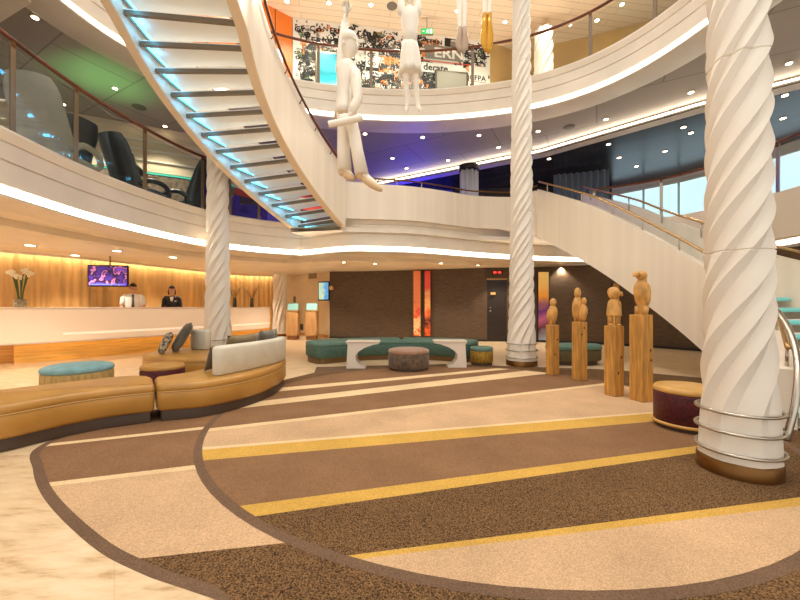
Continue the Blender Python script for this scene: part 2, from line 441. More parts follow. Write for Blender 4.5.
# ---- level-two ring: soffit, lit lip, fascia, parapet
def fascia(path, zb, zt, lip, name_i, led=LED, gap=.17):
    bm = NB()
    h = zt-zb
    sweep(bm, path, [(.75, zb+.08),(.6, zb),(0, zb),(0, zb+.03),(.05, zb+.03)])
    sweep(bm, path, [(.05, zb+.15),(.035, zb+.16),(.035, zb+h*.52),(.06, zb+h*.525),(.06, zb+h*.55),(.035, zb+h*.56),(.02, zb+h*.80),(.04, zb+h*.805),(.04, zb+h*.82),(.015, zb+h*.83),(-.03, zt-.03),(-.02, zt),(.32, zt),(.32, zb+.5)])
    struct('trim_%d' % name_i, bm, WHITE, 35)
    bm = NB(); sweep(bm, path, [(.05, zb+.03),(.05, zb+.15)])
    struct('trim_%d' % (name_i+1), bm, led)
fascia(P2, 2.5, Z2T, 0, 1)
fascia(P3, Z3B, Z3T, 0, 3)
# level-one ceiling: two steps, then the deck above
bm = NB()
ring(bm, out(P2, 1, .45), out(P2, 1, 1.5), 2.58)
ring(bm, out(P2, 1, 1.5), out(P2, 2.3), 2.46, 2.6)
struct('ceiling', bm, CEILW)
bm = NB(); ring(bm, offs(P2, .32), out(P2, 2.3), Z2-.06, Z2)
struct('floor_upper', bm, mat('upper_deck_carpet', (74,60,52), .9, var=.1, scale=6))
# level-two ceiling
GREYC = planks('grey_metal_ceiling', (178,168,158), (170,160,150), .58, 1.3, metal=.0, gap=.012, angle=.5, joint=.8)
bm = NB(); ring(bm, offs(P3, .6), out(P3, 2.6), Z3B+.08)
struct('ceiling_upper', bm, GREYC, recalc=False)
bm = NB(); ring(bm, offs(P3, .32), out(P3, 2.6), Z3B+.55, Z3B+.65)
struct('floor_top', bm, mat('upper_deck_carpet', (74,60,52), .9))
# far lower dark ceiling beyond the slanting lit cove
DARKC = planks('dark_plank_ceiling', (30,29,30), (66,66,68), .24, .16, angle=0.45, gap=.08)
LINE = [Vector(p) for p in ((-4.2,14.9,0),(-.9,13.2,0),(1.6,11.8,0),(4.06,10.4,0),(6.66,8.0,0),(7.95,7.05,0),(9.6,5.9,0),(12.5,4.2,0),(14,3.2,0))]
bm = NB(); ring(bm, LINE, [p+Vector((4,9,0)) for p in LINE], Z3B-.13, Z3B-.1)
struct('ceiling_far', bm, DARKC)
bm = NB(); sweep(bm, LINE, [(.3, Z3B-.132),(0, Z3B-.132),(0, Z3B-.06),(.06, Z3B-.06)]); struct('trim_5', bm, WHITE)
bm = NB(); sweep(bm, LINE, [(.03, Z3B-.06),(.1, Z3B+.03)]); struct('trim_6', bm, LED)
# top-deck ceiling of pale boards
bm = NB(); ring(bm, offs(P3, .25), out(P3, 2.6), Z3C, Z3C+.1)
struct('ceiling_top', bm, planks('pale_board_ceiling', (240,218,188), (244,224,196), .5, .2, gap=.025, angle=-.15, joint=.72))
# cream beam closing the ring at the left
bm = NB(); a, b = PZ(31,3,Z3B-.03), PZ(-30,42,Z3B-.03)
prism(bm, [(a.x,a.y),(b.x,b.y),(-9,1),(-5.2,1)], Z3B-.03, Z3B+.05); struct('trim_7', bm, CEILW)
# ---- level-one walls
DWALL = mat('dark_woven_wall', (84,64,44), .55, var=.25, scale=10, stretch=(.6,.6,14), bump=.3)
def wall(name, pts, z0, z1, m, th=.12, n=6, uncaps=False):
    bm = NB(); path = catmull(pts, n) if len(pts) > 2 else [Vector(p) for p in pts]
    sweep(bm, path, [(0,z0),(0,z1),(th,z1),(th,z0)], True, True)
    return struct(name, bm, m, 40)
wall('wall_back', [(-2.6,13.3,0),(-.6,13.05,0),(1.2,12.5,0),(2.9,12.0,0)], 0, 2.47, DWALL)
wall('wall_right', [(3.55,11.95,0),(4.6,11.8,0),(5.9,11.3,0),(7.3,10.0,0),(8.3,8.6,0),(8.9,7,0)], 0, 2.47, DWALL)
bm = NB(); sweep(bm, offs([Vector(p) for p in ((3.55,11.95,0),(4.6,11.8,0),(5.9,11.3,0),(7.3,10.0,0),(8.3,8.6,0),(8.9,7,0))], -.02), [(0,0),(0,.07),(.03,.07),(.03,0)], True, True)
struct('baseboard_right', bm, BLACK)
bm = NB(); sweep(bm, offs(catmull([(-2.6,13.3,0),(-.6,13.05,0),(1.2,12.5,0),(2.9,12.0,0)],6), -.02), [(0,0),(0,.06),(.03,.06),(.03,0)], True, True)
struct('baseboard_back', bm, BLACK)
BEIGEW = mat('beige_wall', (236,214,178), .5, var=.02, scale=3)
wall('wall_corner', [(-5.2,15.2,0),(-3.9,14.6,0),(-2.9,13.9,0),(-2.62,13.35,0)], 0, 2.47, BEIGEW, n=1)
bm = NB(); sweep(bm, [Vector(p) for p in ((-5.2,15.16,0),(-3.9,14.56,0),(-2.93,13.87,0),(-2.66,13.35,0))], [(0,0),(0,.1),(-.02,.1),(-.02,0)], True, True)
struct('baseboard_corner', bm, mat('oak', (206,150,84), .4, var=.08, scale=6, stretch=(6,6,.6)))
wall('wall_far_right', [(8.9,7,0),(9.4,5,0),(9.4,1,0),(9.2,-2,0)], 0, 2.47, CREAMW)
# dark door with its frame
bm = NB(); A, B = Vector((2.92,11.98,0)), Vector((3.52,11.93,0))
d = (B-A).normalized(); nrm = Vector((-d.y, d.x, 0)); L_ = (B-A).length; rz = math.atan2(d.y, d.x); mid = (A+B)/2+nrm*.06
box(bm, mid+Vector((0,0,1.03)), (L_+.16,.06,2.06), rz)
dr = struct('door_1', bm, mat('dark_brown_door', (40,28,22), .4, var=.1, scale=6))
bm = NB(); box(bm, mid+Vector((0,0,2.27)), (L_+.2,.1,.4), rz); struct('wall_above_door', bm, DWALL)
bm = NB(); box(bm, mid-nrm*.04+Vector((0,0,2.08)), (L_+.06,.05,.05), rz); struct('trim_8', bm, mat('gold_trim', (176,132,70), .35, .6))
bm = NB(); q = mid-nrm*.05-d*(L_*.36); ball(bm, q+Vector((0,0,1.02)), .035); ball(bm, q+Vector((0,0,1.12)), .02); tube(bm, [q+nrm*.02+Vector((0,0,1.02)), q+Vector((0,0,1.02))], .014)
h = struct('door_handle', bm, STEEL, True, parent=dr)
# ---- golden drapes behind the reception
CW = catmull([(-13,4.0,0),(-11,6.2,0),(-9.3,8.36,0),(-8.3,9.96,0),(-7.2,13.0,0),(-6.4,14.6,0),(-5.25,15.1,0)], 40)
bm = NB(); ns = normals2(CW); s = 0; prev = CW[0]; vr = []
pp = []
for i, p in enumerate(CW):
    s += (p-prev).length; prev = p
    a = .045*math.sin(s*36+1.6*math.sin(s*3.1))+.02*math.sin(s*61)
    pp.append(p+ns[i]*a)
sweep(bm, pp, [(0,.02),(0,2.44)])
o = obj('drapes', bm, mat('gold_drape', (214,172,106), .42, sheen=.3, var=.08, scale=1.5, stretch=(4,4,.3)), None, True, recalc=False)
tag(o, 'long golden pleated drapes along the wall behind the reception desk', 'curtain')
wall('wall_left', offs(CW, .25)[::40], 0, 2.47, BEIGEW)
bm = NB(); sweep(bm, offs(CW[::10], -.17), [(0,2.46),(0,2.43),(.1,2.43),(.1,2.46)]); struct('trim_9', bm, mat('wall_wash_strip', (255,240,215), .5, emit=10, ergb=(255,240,212)))
bm = NB(); sweep(bm, offs(CW[::10], -.2), [(0,2.46),(0,2.40),(.02,2.40),(.02,2.46)]); struct('trim_10', bm, CEILW)
# ---- level-two walls
LUP = catmull([(-12,4.5,0),(-9.8,7.2,0),(-8.3,8.3,0),(-5.6,9.6,0),(-4.7,10.2,0)], 8)
bm = NB(); sweep(bm, LUP, [(0,Z2),(0,4.55),(.1,4.55),(.1,Z2)], True, True); struct('wall_left_lower', bm, mat('taupe_stone', (120,104,88), .35, var=.2, scale=14))
bm = NB(); sweep(bm, LUP, [(.02,4.62),(.02,Z3B+.08),(.1,Z3B+.08),(.1,4.62)], True, True); struct('wall_left_upper', bm, mat('cream_panel_wall', (226,206,176), .4, var=.04, scale=1, stretch=(1,1,6)))
bm = NB(); sweep(bm, LUP, [(-.02,4.55),(-.02,4.585),(.1,4.585),(.1,4.55)], True, True); struct('trim_11', bm, mat('teal_glass_edge', (70,190,170), .2, emit=.5))
for k, zz in enumerate((4.85, 5.12, 5.35)):
    bm = NB(); sweep(bm, LUP, [(-.01,zz),(-.03,zz+.02),(-.03,zz+.05),(-.01,zz+.06)], False); struct('trim_%d' % (12+k), bm, WHITE)
# red and white striped panel wall behind the left column
bm = NB(); STRW = [Vector((-4.75,10.35,0)),Vector((-3.9,11.6,0)),Vector((-1.0,13.2,0))]
sweep(bm, STRW, [(0,Z2),(0,Z3B+.08),(.1,Z3B+.08),(.1,Z2)], True, True)
m = mat('striped_wall', (236,222,204), .5); nt = m.node_tree; bs = nt.nodes['Principled BSDF']
tc = nt.nodes.new('ShaderNodeTexCoord'); sx = nt.nodes.new('ShaderNodeSeparateXYZ'); cr = nt.nodes.new('ShaderNodeValToRGB'); mrg = nt.nodes.new('ShaderNodeMapRange')
mrg.inputs['From Min'].default_value = 4.2; mrg.inputs['From Max'].default_value = 5.8
cr.color_ramp.interpolation = 'CONSTANT'; el = cr.color_ramp.elements
el[0].position = 0; el[0].color = lin((70,56,48))
for i, (p_, c) in enumerate(((.12,(214,70,40)),(.24,(238,222,200)),(.36,(228,96,54)),(.5,(238,222,200)),(.64,(222,80,44)),(.78,(238,222,200)))):
    e = el[1] if i == 0 else el.new(p_)
    e.position = p_; e.color = lin(c)
nt.links.new(tc.outputs['Object'], sx.inputs[0]); nt.links.new(sx.outputs['Z'], mrg.inputs['Value']); nt.links.new(mrg.outputs[0], cr.inputs['Fac']); nt.links.new(cr.outputs['Color'], bs.inputs['Base Color'])
struct('wall_striped', bm, m)
bm = NB(); sweep(bm, [Vector((-2.2,12.9,0)),Vector((.4,13.6,0)),Vector((2.0,13.6,0))], [(0,Z2),(0,Z3B+.08),(.1,Z3B+.08),(.1,Z2)], True, True); struct('wall_blue', bm, mat('blue_wall', (70,60,150), .35))
bm = NB(); sweep(bm, [Vector((2.0,13.6,0)),Vector((5.0,13.2,0)),Vector((8.2,13.4,0))], [(0,Z2),(0,Z3B+.08),(.1,Z3B+.08),(.1,Z2)], True, True); struct('wall_dark', bm, planks('dark_wood_wall', (52,42,34), (60,48,38), .3, .16))
# bright window wall at the right, cream sill wall below
WPATH = [Vector((7.9,13.4,0)),Vector((9.3,12.0,0)),Vector((10.4,10.2,0)),Vector((11.0,8.0,0)),Vector((11.2,5,0))]
SKY = mat('daylight_glass', (232,246,250), .2, emit=1.15, ergb=(206,238,250))
bm = NB(); sweep(bm, WPATH, [(0,4.05),(0,5.28),(.05,5.28),(.05,4.05)], True, True); struct('window_1', bm, SKY)
bm = NB(); sweep(bm, WPATH, [(-.06,5.28),(-.06,5.6),(.08,5.6),(.08,5.28)], True, True); sweep(bm, WPATH, [(-.06,Z2),(-.06,4.05),(.08,4.05),(.08,Z2)], True, True); struct('wall_window', bm, mat('grey_beige', (240,228,210), .5))
bm = NB()
for i in range(len(WPATH)-1):
    for t in (0, .5):
        p = WPATH[i].lerp(WPATH[i+1], t); box(bm, (p.x-.03, p.y-.03, 4.66), (.05,.05,1.24))
struct('window_frame', bm, mat('pale_grey_metal', (206,204,198), .4, .3))
# ---- top-deck walls
MA, MB_ = Vector((-2.95,9.9,0)), Vector((2.7,10.8,0))
MURD = (MB_-MA).normalized(); MURL = (MB_-MA).length; MURN = Vector((MURD.y, -MURD.x, 0))     # normal towards the atrium
bm = NB(); prism(bm, [(MA.x,MA.y),(MB_.x,MB_.y),(MB_.x,MB_.y+.15),(MA.x,MA.y+.15)], Z3B+.65, Z3C); struct('wall_top_back', bm, mat('white_wall', (240,236,228), .6))
bm = NB(); sweep(bm, [Vector((-5.6,8.3,0)),Vector((-4.2,8.9,0)),Vector((-2.95,9.9,0))], [(0,Z3B+.65),(0,Z3C),(.1,Z3C),(.1,Z3B+.65)], True, True)
struct('wall_orange', bm, planks('orange_panel', (236,126,36), (230,118,30), .45, .3))
bm = NB(); sweep(bm, [Vector((2.7,10.8,0)),Vector((3.6,11.2,0)),Vector((5.5,10.6,0)),Vector((8,9.5,0))], [(0,Z3B+.65),(0,Z3C),(.1,Z3C),(.1,Z3B+.65)], True, True)
struct('wall_tan', bm, mat('tan_wall', (200,160,98), .5, var=.04, scale=2))
bm = NB(); q = [PZ(262,76,7.0), PZ(290,92,7.0)]
box(bm, (-3.35,9.5,7.35), (.5,.03,1.3), math.atan2(1.0,1.25)); struct('window_2', bm, mat('cyan_day_glass', (200,240,246), .2, emit=1.0, ergb=(170,232,246)))
# ================================================================== COLUMNS
def column(label, c, r, z1, seams, nrib, pitch, flare=1.0, depth=.055, rings=True, zstep=.04, group=None):
    t = thing('carved_column', label, 'column', c, group)
    c = Vector(c)
    def radius(z, s_):
        k = min(1, .3+max(0, z-.1)*1.3)
        return r*(1+(flare-1)*max(0, 1-z/1.4)**1.5)*max(.6, 1-.05*z)+.012-depth*s_*k*(r/.3)
    FS = (0, .1, .22, .34, .48, .62, .76, .88)
    SS = [f/.34 if f < .34 else 1-((f-.34)/.66)**.9 for f in FS]        # each rib drops quickly below its ridge, then swells slowly
    def theta(j, z):
        tw = max(0, z-.40)*pitch; tw *= 1-math.exp(-max(0, z-.4)*1.5)*.7  # ribs start upright and lean over as they rise
        return 2*PI/nrib*(j+tw+.17*math.sin(z*1.9+j*2.4)*min(1, z))
    zs = [.1]+[q for q in seams if q < z1]+[z1]
    for i, (a, b) in enumerate(zip(zs, zs[1:])):
        bm = NB(); n = max(4, int((b-a)/zstep)); rows = []
        for j in range(n+1):
            z = a+(b-a)*j/n
            if j == 1: z = a+.007
            if j == n-1: z = b-.007
            inset = .010 if (j == 0 and i > 0) or (j == n and b < z1) else 0
            row = []
            for q in range(nrib):
                t0, t1 = theta(q, z), (theta(q+1, z) if q < nrib-1 else theta(0, z)+2*PI)
                for f, s_ in zip(FS, SS):
                    th = t0+(t1-t0)*f; R = radius(z, s_)-inset; row.append(bm.verts.new(c+Vector((R*math.cos(th), R*math.sin(th), z))))
            rows.append(row)
        res = len(rows[0])
        for u, v in zip(rows, rows[1:]):
            for k in range(res): bm.faces.new((u[k], u[(k+1) % res], v[(k+1) % res], v[k]))
        bm.faces.new(rows[0][::-1]); bm.faces.new(rows[-1])
        obj('carved_drum', bm, COLW, t, 24)
    bm = NB(); rb = r*flare+.015
    lathe(bm, [(rb,0),(rb,.085),(rb-.012,.1),(.05,.1)], c, 48); obj('plinth', bm, BRASS, t, 40)
    if rings:
        for z in (.16,.30,.43):
            bm = NB(); R = r*(1+(flare-1)*max(0,1-z/1.4)**1.5)+.026
            tube(bm, [c+Vector((R*math.cos(2*PI*k/40), R*math.sin(2*PI*k/40), z)) for k in range(40)], .011, 8, True)
            for k in range(6):
                a = k*PI/3+.4; e = Vector((math.cos(a), math.sin(a), 0))
                tube(bm, [c+e*(R-.09)+Vector((0,0,z)), c+e*R+Vector((0,0,z))], .008, 6)
            obj('guard_ring', bm, STEEL, t, True)
    return t
column('large white carved column with twisting ribs, nearest the camera at the right', (2.385,2.54,0), .192, 5.2, (1.53,2.87,4.2), 7, 4.0, 1.13, .055, zstep=.02)
column('white spiral carved column standing by the curved green bench and dark door', (2.41,7.14,0), .245, 8.2, (1.52,3.02,4.45,5.95,7.4), 9, 4.3, 1.16, .06)
column('white spiral carved column rising behind the tan sofa near the staff', (-4.05,8.0,0), .265, 5.75, (2.55,4.15), 8, 3.1, 1.15, .07)
column('slim white ribbed column at the far end of the reception desk', (-4.75,14.25,0), .28, 2.46, (), 9, 1.6, 1.0, .07, False)
t = column('white carved column piece on the top deck behind the rail', (3.95,9.9,Z3B+.65), .26, 2.4, (), 9, 3.0, 1.0, .06, False)
# ================================================================== STAIRS
KS = list(range(1, 14)); RISE = .17
def ZK(k): return Z2+.02+RISE*k
Lpx = [(298.6,224),(286,214),(272,203),(259,190.5),(245.6,178.5),(231,165),(216.7,149),(201.5,131.5),(187,113),(172,91),(156,67.6),(140,40),(124,8.5)]
Rpx = [(337,218.6),(329,207),(318,195.5),(309,183),(300.5,172),(290,158),(282,142.5),(275,126.7),(265,108),(255.5,89),(248,68),(242,44),(236,19)]
def fit(px):
    pts = [PZ(x, y, ZK(k)) for k, (x, y) in zip(KS, px)]
    cx = np.polyfit(KS, [p.x for p in pts], 3); cy = np.polyfit(KS, [p.y for p in pts], 2)
    sx, sy = np.polyder(cx), np.polyder(cy)
    def f(k):
        kk = min(max(k, 0.3), 13)
        p = Vector((np.polyval(cx, kk), np.polyval(cy, kk), 0))
        if k > kk: p += Vector((0, -.335*(k-kk), 0))
        if k < kk: p -= Vector((np.polyval(sx, kk), np.polyval(sy, kk), 0))*(kk-k)
        return p
    return f
LF, RF = fit(Lpx), fit(Rpx)
st = thing('floating_staircase', 'floating white staircase seen from below with blue-lit glass treads, upper left', 'staircase', (-2,8.9,Z2))
TREAD = mat('frosted_white_tread', (238,238,232), .35, emit=.06, ergb=(255,248,236))
for k in range(1, 19):
    z = ZK(k); kb = max(.4, k-1.5); a, b, c_, d_ = LF(k), RF(k), RF(kb), LF(kb)
    bm = NB(); prism(bm, [(p.x,p.y) for p in (a,b,c_,d_)], z-.045, z)
    tr = obj('tread', bm, TREAD, st)
    if z > 6.1: continue
    u = (b-a).normalized(); v = Vector((u.y,-u.x,0))
    bm = NB(); m_ = (a+b)/2; box(bm, (m_.x, m_.y, z-.06), ((b-a).length, .05, .06), math.atan2(u.y,u.x)); obj('nosing_bar', bm, BARST, tr)
    bm = NB(); m_ = (a+d_)/2+u*.02; w_ = (d_-a); box(bm, (m_.x, m_.y, z-.05), (w_.length, .025, .05), math.atan2(w_.y,w_.x)); obj('side_bracket', bm, DSTEEL, tr)
    bm = NB(); m_ = (a+d_)/2+u*.06; box(bm, (m_.x, m_.y, z-.05), (w_.length*.9, .02, .012), math.atan2(w_.y,w_.x)); obj('cyan_light', bm, LEDC, tr)
def stringer(bm, f, side, th, zb, zt, k0=-.3, k1=18, n=60):
    ks = [k0+(k1-k0)*i/n for i in range(n+1)]
    path = [f(k) for k in ks]; nn = normals2(path)
    rings = []
    for k, p, q in zip(ks, path, nn):
        zz = ZK(k); o1 = q*side*.02; o2 = q*side*(th+.02)
        rings.append([bm.verts.new(v) for v in (Vector((p.x+o1.x,p.y+o1.y,zz+zb)), Vector((p.x+o2.x,p.y+o2.y,zz+zb)), Vector((p.x+o2.x,p.y+o2.y,zz+zt)), Vector((p.x+o1.x,p.y+o1.y,zz+zt)))])
    for a, b in zip(rings, rings[1:]):
        for i in range(4): bm.faces.new((a[i], a[(i+1) % 4], b[(i+1) % 4], b[i]))
    bm.faces.new(rings[0]); bm.faces.new(rings[-1][::-1])
# path runs towards the camera: its left is +x (right stringer), its right is -x
STRG = mat('stringer_soffit', (222,198,166), .45)
SEAM = mat('seamed_cream_panel', (238,226,208), .32, var=.018, scale=1.0, stretch=(5,5,.1), detail=2)
bm = NB(); stringer(bm, RF, 1, .15, -.16, 1.18, 0.7); obj('balustrade', bm, SEAM, st, 30)
bm = NB(); stringer(bm, RF, 1, .152, -.19, -.158, 0.7); obj('stringer', bm, STRG, st, 30)
bm = NB(); stringer(bm, LF, -1, .13, -.16, 1.1, 0.8); obj('balustrade', bm, SEAM, st, 30)
bm = NB(); stringer(bm, LF, -1, .132, -.19, -.158, 0.8); obj('stringer', bm, STRG, st, 30)
def hand(f, side, o, dz, k0, k1, n=40):
    ks = [k0+(k1-k0)*i/n for i in range(n+1)]; path = [f(k) for k in ks]; nn = normals2(path)
    return [Vector((p.x+q.x*side*o, p.y+q.y*side*o, ZK(k)+dz)) for k, p, q in zip(ks, path, nn)]
hp = hand(RF,1,.235,1.16,.7,18); hq = hand(RF,1,.15,1.06,.7,18); bm = NB(); tube(bm, hp, .024, 8)
for p, q in list(zip(hp, hq))[::4]: tube(bm, [p, p.lerp(q,.5)-Vector((0,0,.03)), q], .01, 6)
obj('handrail', bm, RAILW, st, True)
bm = NB(); tube(bm, hand(LF,-1,.08,1.17,0,18), .022, 8)
for p in hand(LF,-1,.08,1.17,0,18)[::4]: tube(bm, [p, p-Vector((0,0,.12))], .01, 6)
obj('handrail', bm, RAILW, st, True)
# ---- the solid balustrade that sweeps from that stair across the landing
r0 = RF(0)+normals2([RF(-.2), RF(0), RF(.2)])[1]*-.0
nn = normals2([RF(0.2), RF(0), RF(-.2)])[1]
r0o = RF(0)-nn*.17
_front = [p for p in offs(P2, -.06) if -.75 < p.x < 2.75 and p.y > 5]
BPATH = catmull([RF(1.0)+normals2([RF(.8),RF(1),RF(1.2)])[1]*.1, RF(.3)+normals2([RF(.1),RF(.3),RF(.5)])[1]*.1]+_front[::2]+[Vector((3.25,9.9,0)), Vector((3.58,9.4,0))], 4)[1:]
lb = thing('landing_balustrade', 'cream curved solid balustrade with thin rail across the middle landing', 'balustrade', (.6,9.5,Z2))
zt_ = [4.18-.06*math.sin(PI*i/(len(BPATH)-1)) for i in range(len(BPATH))]
bm = NB(); nn_ = normals2(BPATH); rg = []
for p, q, zt in zip(BPATH, nn_, zt_):
    zb_ = Z2+.2-.3*min(1, max(0, (p.x-2.9)/.6))
    rg.append([bm.verts.new((p.x+q.x*o, p.y+q.y*o, z)) for o, z in ((-.08,zb_),(-.08,zt),(.08,zt),(.08,zb_))])
for a, b in zip(rg, rg[1:]):
    for i in range(4): bm.faces.new((a[i], a[(i+1)%4], b[(i+1)%4], b[i]))
bm.faces.new(rg[0]); bm.faces.new(rg[-1][::-1]); obj('panel', bm, SEAM, lb, 30)
bm = NB(); tube(bm, [Vector((p.x,p.y,z+.15)) for p, z in zip(BPATH, zt_)], .02, 8); obj('handrail', bm, BRASS, lb, True)
for p, z in list(zip(BPATH, zt_))[2::7]:
    bm = NB(); tube(bm, [(p.x,p.y,z-.02),(p.x,p.y,z+.15)], .014, 8); obj('post', bm, STEEL, lb, True)
bm = NB(); ring(bm, BPATH, offs(BPATH, 1.3), Z2-.1, Z2); obj('landing_slab', bm, WHITE, lb)
# ---- right-hand staircase sweeping down to the floor
sp = catmull([Vector((3.58,9.4,0)),Vector((4.1,7.8,0)),Vector((4.45,6.68,0)),Vector((4.63,5.5,0)),Vector((4.38,4.4,0)),Vector((3.6,3.42,0))], 12)
top = catmull([Vector((4.22,0,0)),Vector((3.36,0,0)),Vector((2.58,0,0)),Vector((1.76,0,0)),Vector((1.1,0,0)),Vector((.56,0,0))], 12)
bot = catmull([Vector((2.98,0,0)),Vector((2.06,0,0)),Vector((1.28,0,0)),Vector((.46,0,0)),Vector((-.2,0,0)),Vector((-.6,0,0))], 12)
topz = [v.x for v in top]; botz = [max(0, v.x) for v in bot]; walk = [max(.0, t-1.08) for t in topz]
rs = thing('sweeping_staircase', 'cream sweeping staircase curving down to the floor behind the nearest column', 'staircase', (4.4,5.5,0))
def balu(name, path, zt, zb, th, m, side=1):
    bm = NB(); nn = normals2(path); rg = []
    for p, q, a, b in zip(path, nn, zt, zb):
        rg.append([bm.verts.new((p.x+q.x*o, p.y+q.y*o, z)) for o, z in ((0,b),(0,a),(th*side,a),(th*side,b))])
    for a, b in zip(rg, rg[1:]):
        for i in range(4): bm.faces.new((a[i], a[(i+1)%4], b[(i+1)%4], b[i]))
    bm.faces.new(rg[0]); bm.faces.new(rg[-1][::-1]); return obj(name, bm, m, rs, 30)
balu('balustrade', sp, topz, botz, .12, SEAM)
oo = offs(sp, 1.5)
balu('balustrade', oo, [z+.05 for z in topz], botz, .12, SEAM)
bm = NB(); nn = normals2(sp); rg = []
for p, q, z in zip(sp, nn, botz): rg.append([bm.verts.new((p.x+q.x*o, p.y+q.y*o, z+.02)) for o in (.1,1.52)])
for a, b in zip(rg, rg[1:]): bm.faces.new((a[0],a[1],b[1],b[0]))
obj('soffit', bm, WHITE, rs, 30)
# treads
arc = [0]
for a, b in zip(sp, sp[1:]): arc.append(arc[-1]+(b-a).length)
def along(s):
    s = max(0, min(arc[-1], s)); i = max(j for j in range(len(arc)) if arc[j] <= s+1e-9); i = min(i, len(sp)-2)
    f = (s-arc[i])/(arc[i+1]-arc[i]); n1 = normals2(sp)
    return sp[i].lerp(sp[i+1], f), n1[i].lerp(n1[i+1], f)
NT = 18; GT = mat('teal_glass_tread', (120,190,184), .15, emit=.25, ergb=(90,210,200))
for k in range(NT):
    z = Z2-(k+1)*Z2/(NT+1); s0 = arc[-1]*k/NT; s1 = arc[-1]*(k+1)/NT
    (a, na), (b, nb) = along(s0), along(s1)
    bm = NB(); prism(bm, [((a+na*.13).x,(a+na*.13).y),((a+na*1.49).x,(a+na*1.49).y),((b+nb*1.49).x,(b+nb*1.49).y),((b+nb*.13).x,(b+nb*.13).y)], z-.05, z); tr = obj('tread', bm, TREAD, rs)
    bm = NB(); p, q = b+nb*.14, b+nb*1.48; tube(bm, [(p.x,p.y,z-.03),(q.x,q.y,z-.03)], .03, 4); obj('tread_edge', bm, GT, tr)
def railing(parent, path, zs, r, m, every, drop, off=0):
    pts = [Vector((p.x+q.x*off, p.y+q.y*off, z)) for p, q, z in zip(path, normals2(path), zs)]
    bm = NB(); tube(bm, pts, r, 10); obj('handrail', bm, m, parent, True)
    for p in pts[every//2::every]:
        bm = NB(); tube(bm, [p, p-Vector((0,0,drop))], .014, 8); obj('post', bm, STEEL, parent, True)
GOLDST = mat('warm_steel', (196,160,112), .3, .9)
railing(rs, sp, [z+.2 for z in topz], .022, GOLDST, 7, .22, .06)
railing(rs, offs(sp, 1.4), [z+.22 for z in topz], .022, GOLDST, 7, .3, .06)
# bent tube newel that ends the rail on the floor
e = sp[-1]; bm = NB()
tube(bm, catmull([P(770,304,3.9),P(779,314,3.7),P(789,330,3.5),P(796,352,3.33),P(798,375,3.2),P(795,405,3.12),P(789,430,3.1),P(786,440.3,3.1)], 6), .027, 12); obj('newel_tube', bm, STEEL, rs, True)
# ================================================================== BALCONY RAILINGS
def near_index(path, ratio, lo=0, hi=None, far=False):
    best, bi = 9e9, 0
    for i, p in enumerate(path):
        if p.y < .5: continue
        d_ = abs(p.x/p.y-ratio)
        if d_ < best: best, bi = d_, i
    return bi
def glass_rail(name, label, path, zt, zr, posts, cat='railing', wood=RAILW, post_m=DSTEEL, r=.03):
    m_ = path[len(path)//2]; t = thing(name, label, cat, (m_.x, m_.y, zt))
    bm = NB(); tube(bm, [Vector((p.x,p.y,zr)) for p in path], r, 10); obj('handrail', bm, wood, t, True)
    for i in posts:
        p = path[i]; tg = (path[min(i+1,len(path)-1)]-path[max(i-1,0)]); a = math.atan2(tg.y, tg.x)
        bm = NB(); bevbox(bm, (p.x,p.y,(zt+zr)/2-.01), (.022,.07,zr-zt-.04), a+PI/2, .004); po = obj('post', bm, post_m, t)
        bm = NB(); box(bm, (p.x,p.y,zr-.05), (.03,.05,.1), a+PI/2); obj('post_cap', bm, BRASS, po)
    for i, j in zip(posts, posts[1:]):
        seg = path[i+0:j+1]
        bm = NB(); sweep(bm, seg, [(-.006,zt+.02),(-.006,zr-.1),(.006,zr-.1),(.006,zt+.02)], True, True); obj('glass_panel', bm, GLASS, t)
    return t
LP = [p for p in offs(catmull(P2, 3), .06)]
i_end = near_index(LP, (205-400)/360)
lp = [p for p in LP[:i_end+1] if p.y > -1]
glass_rail('balcony_railing', 'glass balcony railing with dark wood handrail in front of the lounge chairs', lp, Z2T, ZR2, [near_index(lp,r_) for r_ in (-2.6,-1.6,-1.08,-.892,-.714,-.553)])
# short stretch between the column and the stair foot
a_, b_ = near_index(LP, (231-400)/360), near_index(LP, (284-400)/360)
ls = LP[a_:b_+1]
glass_rail('balcony_railing', 'short glass railing between the left column and the floating staircase', ls, Z2T, ZR2, [0, len(ls)//2, len(ls)-1])
# right-hand side
rp = catmull([(5.9,10.95,0),(6.9,10.35,0),(7.6,9.6,0),(8.0,8.5,0),(8.1,7.0,0),(8.0,5,0)], 10)
glass_rail('balcony_railing', 'glass railing with wood handrail before the bright windows at the right', [p+Vector((-.3,-.55,0)) for p in rp], Z2+.02, ZR2, [0,14,24,34,44,50], post_m=STEEL)
bm = NB(); q = [p+Vector((-.3,-.55,0)) for p in rp]; sweep(bm, q, [(-.05,2.55),(-.05,3.5),(.05,3.5),(.05,2.55)], True, True); struct('trim_20', bm, MATS['grey_beige'])
# top ring
LP3 = [p for p in offs(catmull(P3, 3), .08) if p.y > 1.5]
px3 = (-200,120,240,317,371,472,592,655,700,800)
glass_rail('balcony_railing', 'curved glass railing with wood handrail on the top deck', LP3, Z3T, ZR3, [near_index(LP3,(x-400)/360) for x in px3], post_m=mat('taupe_post', (140,120,100), .4, .5))
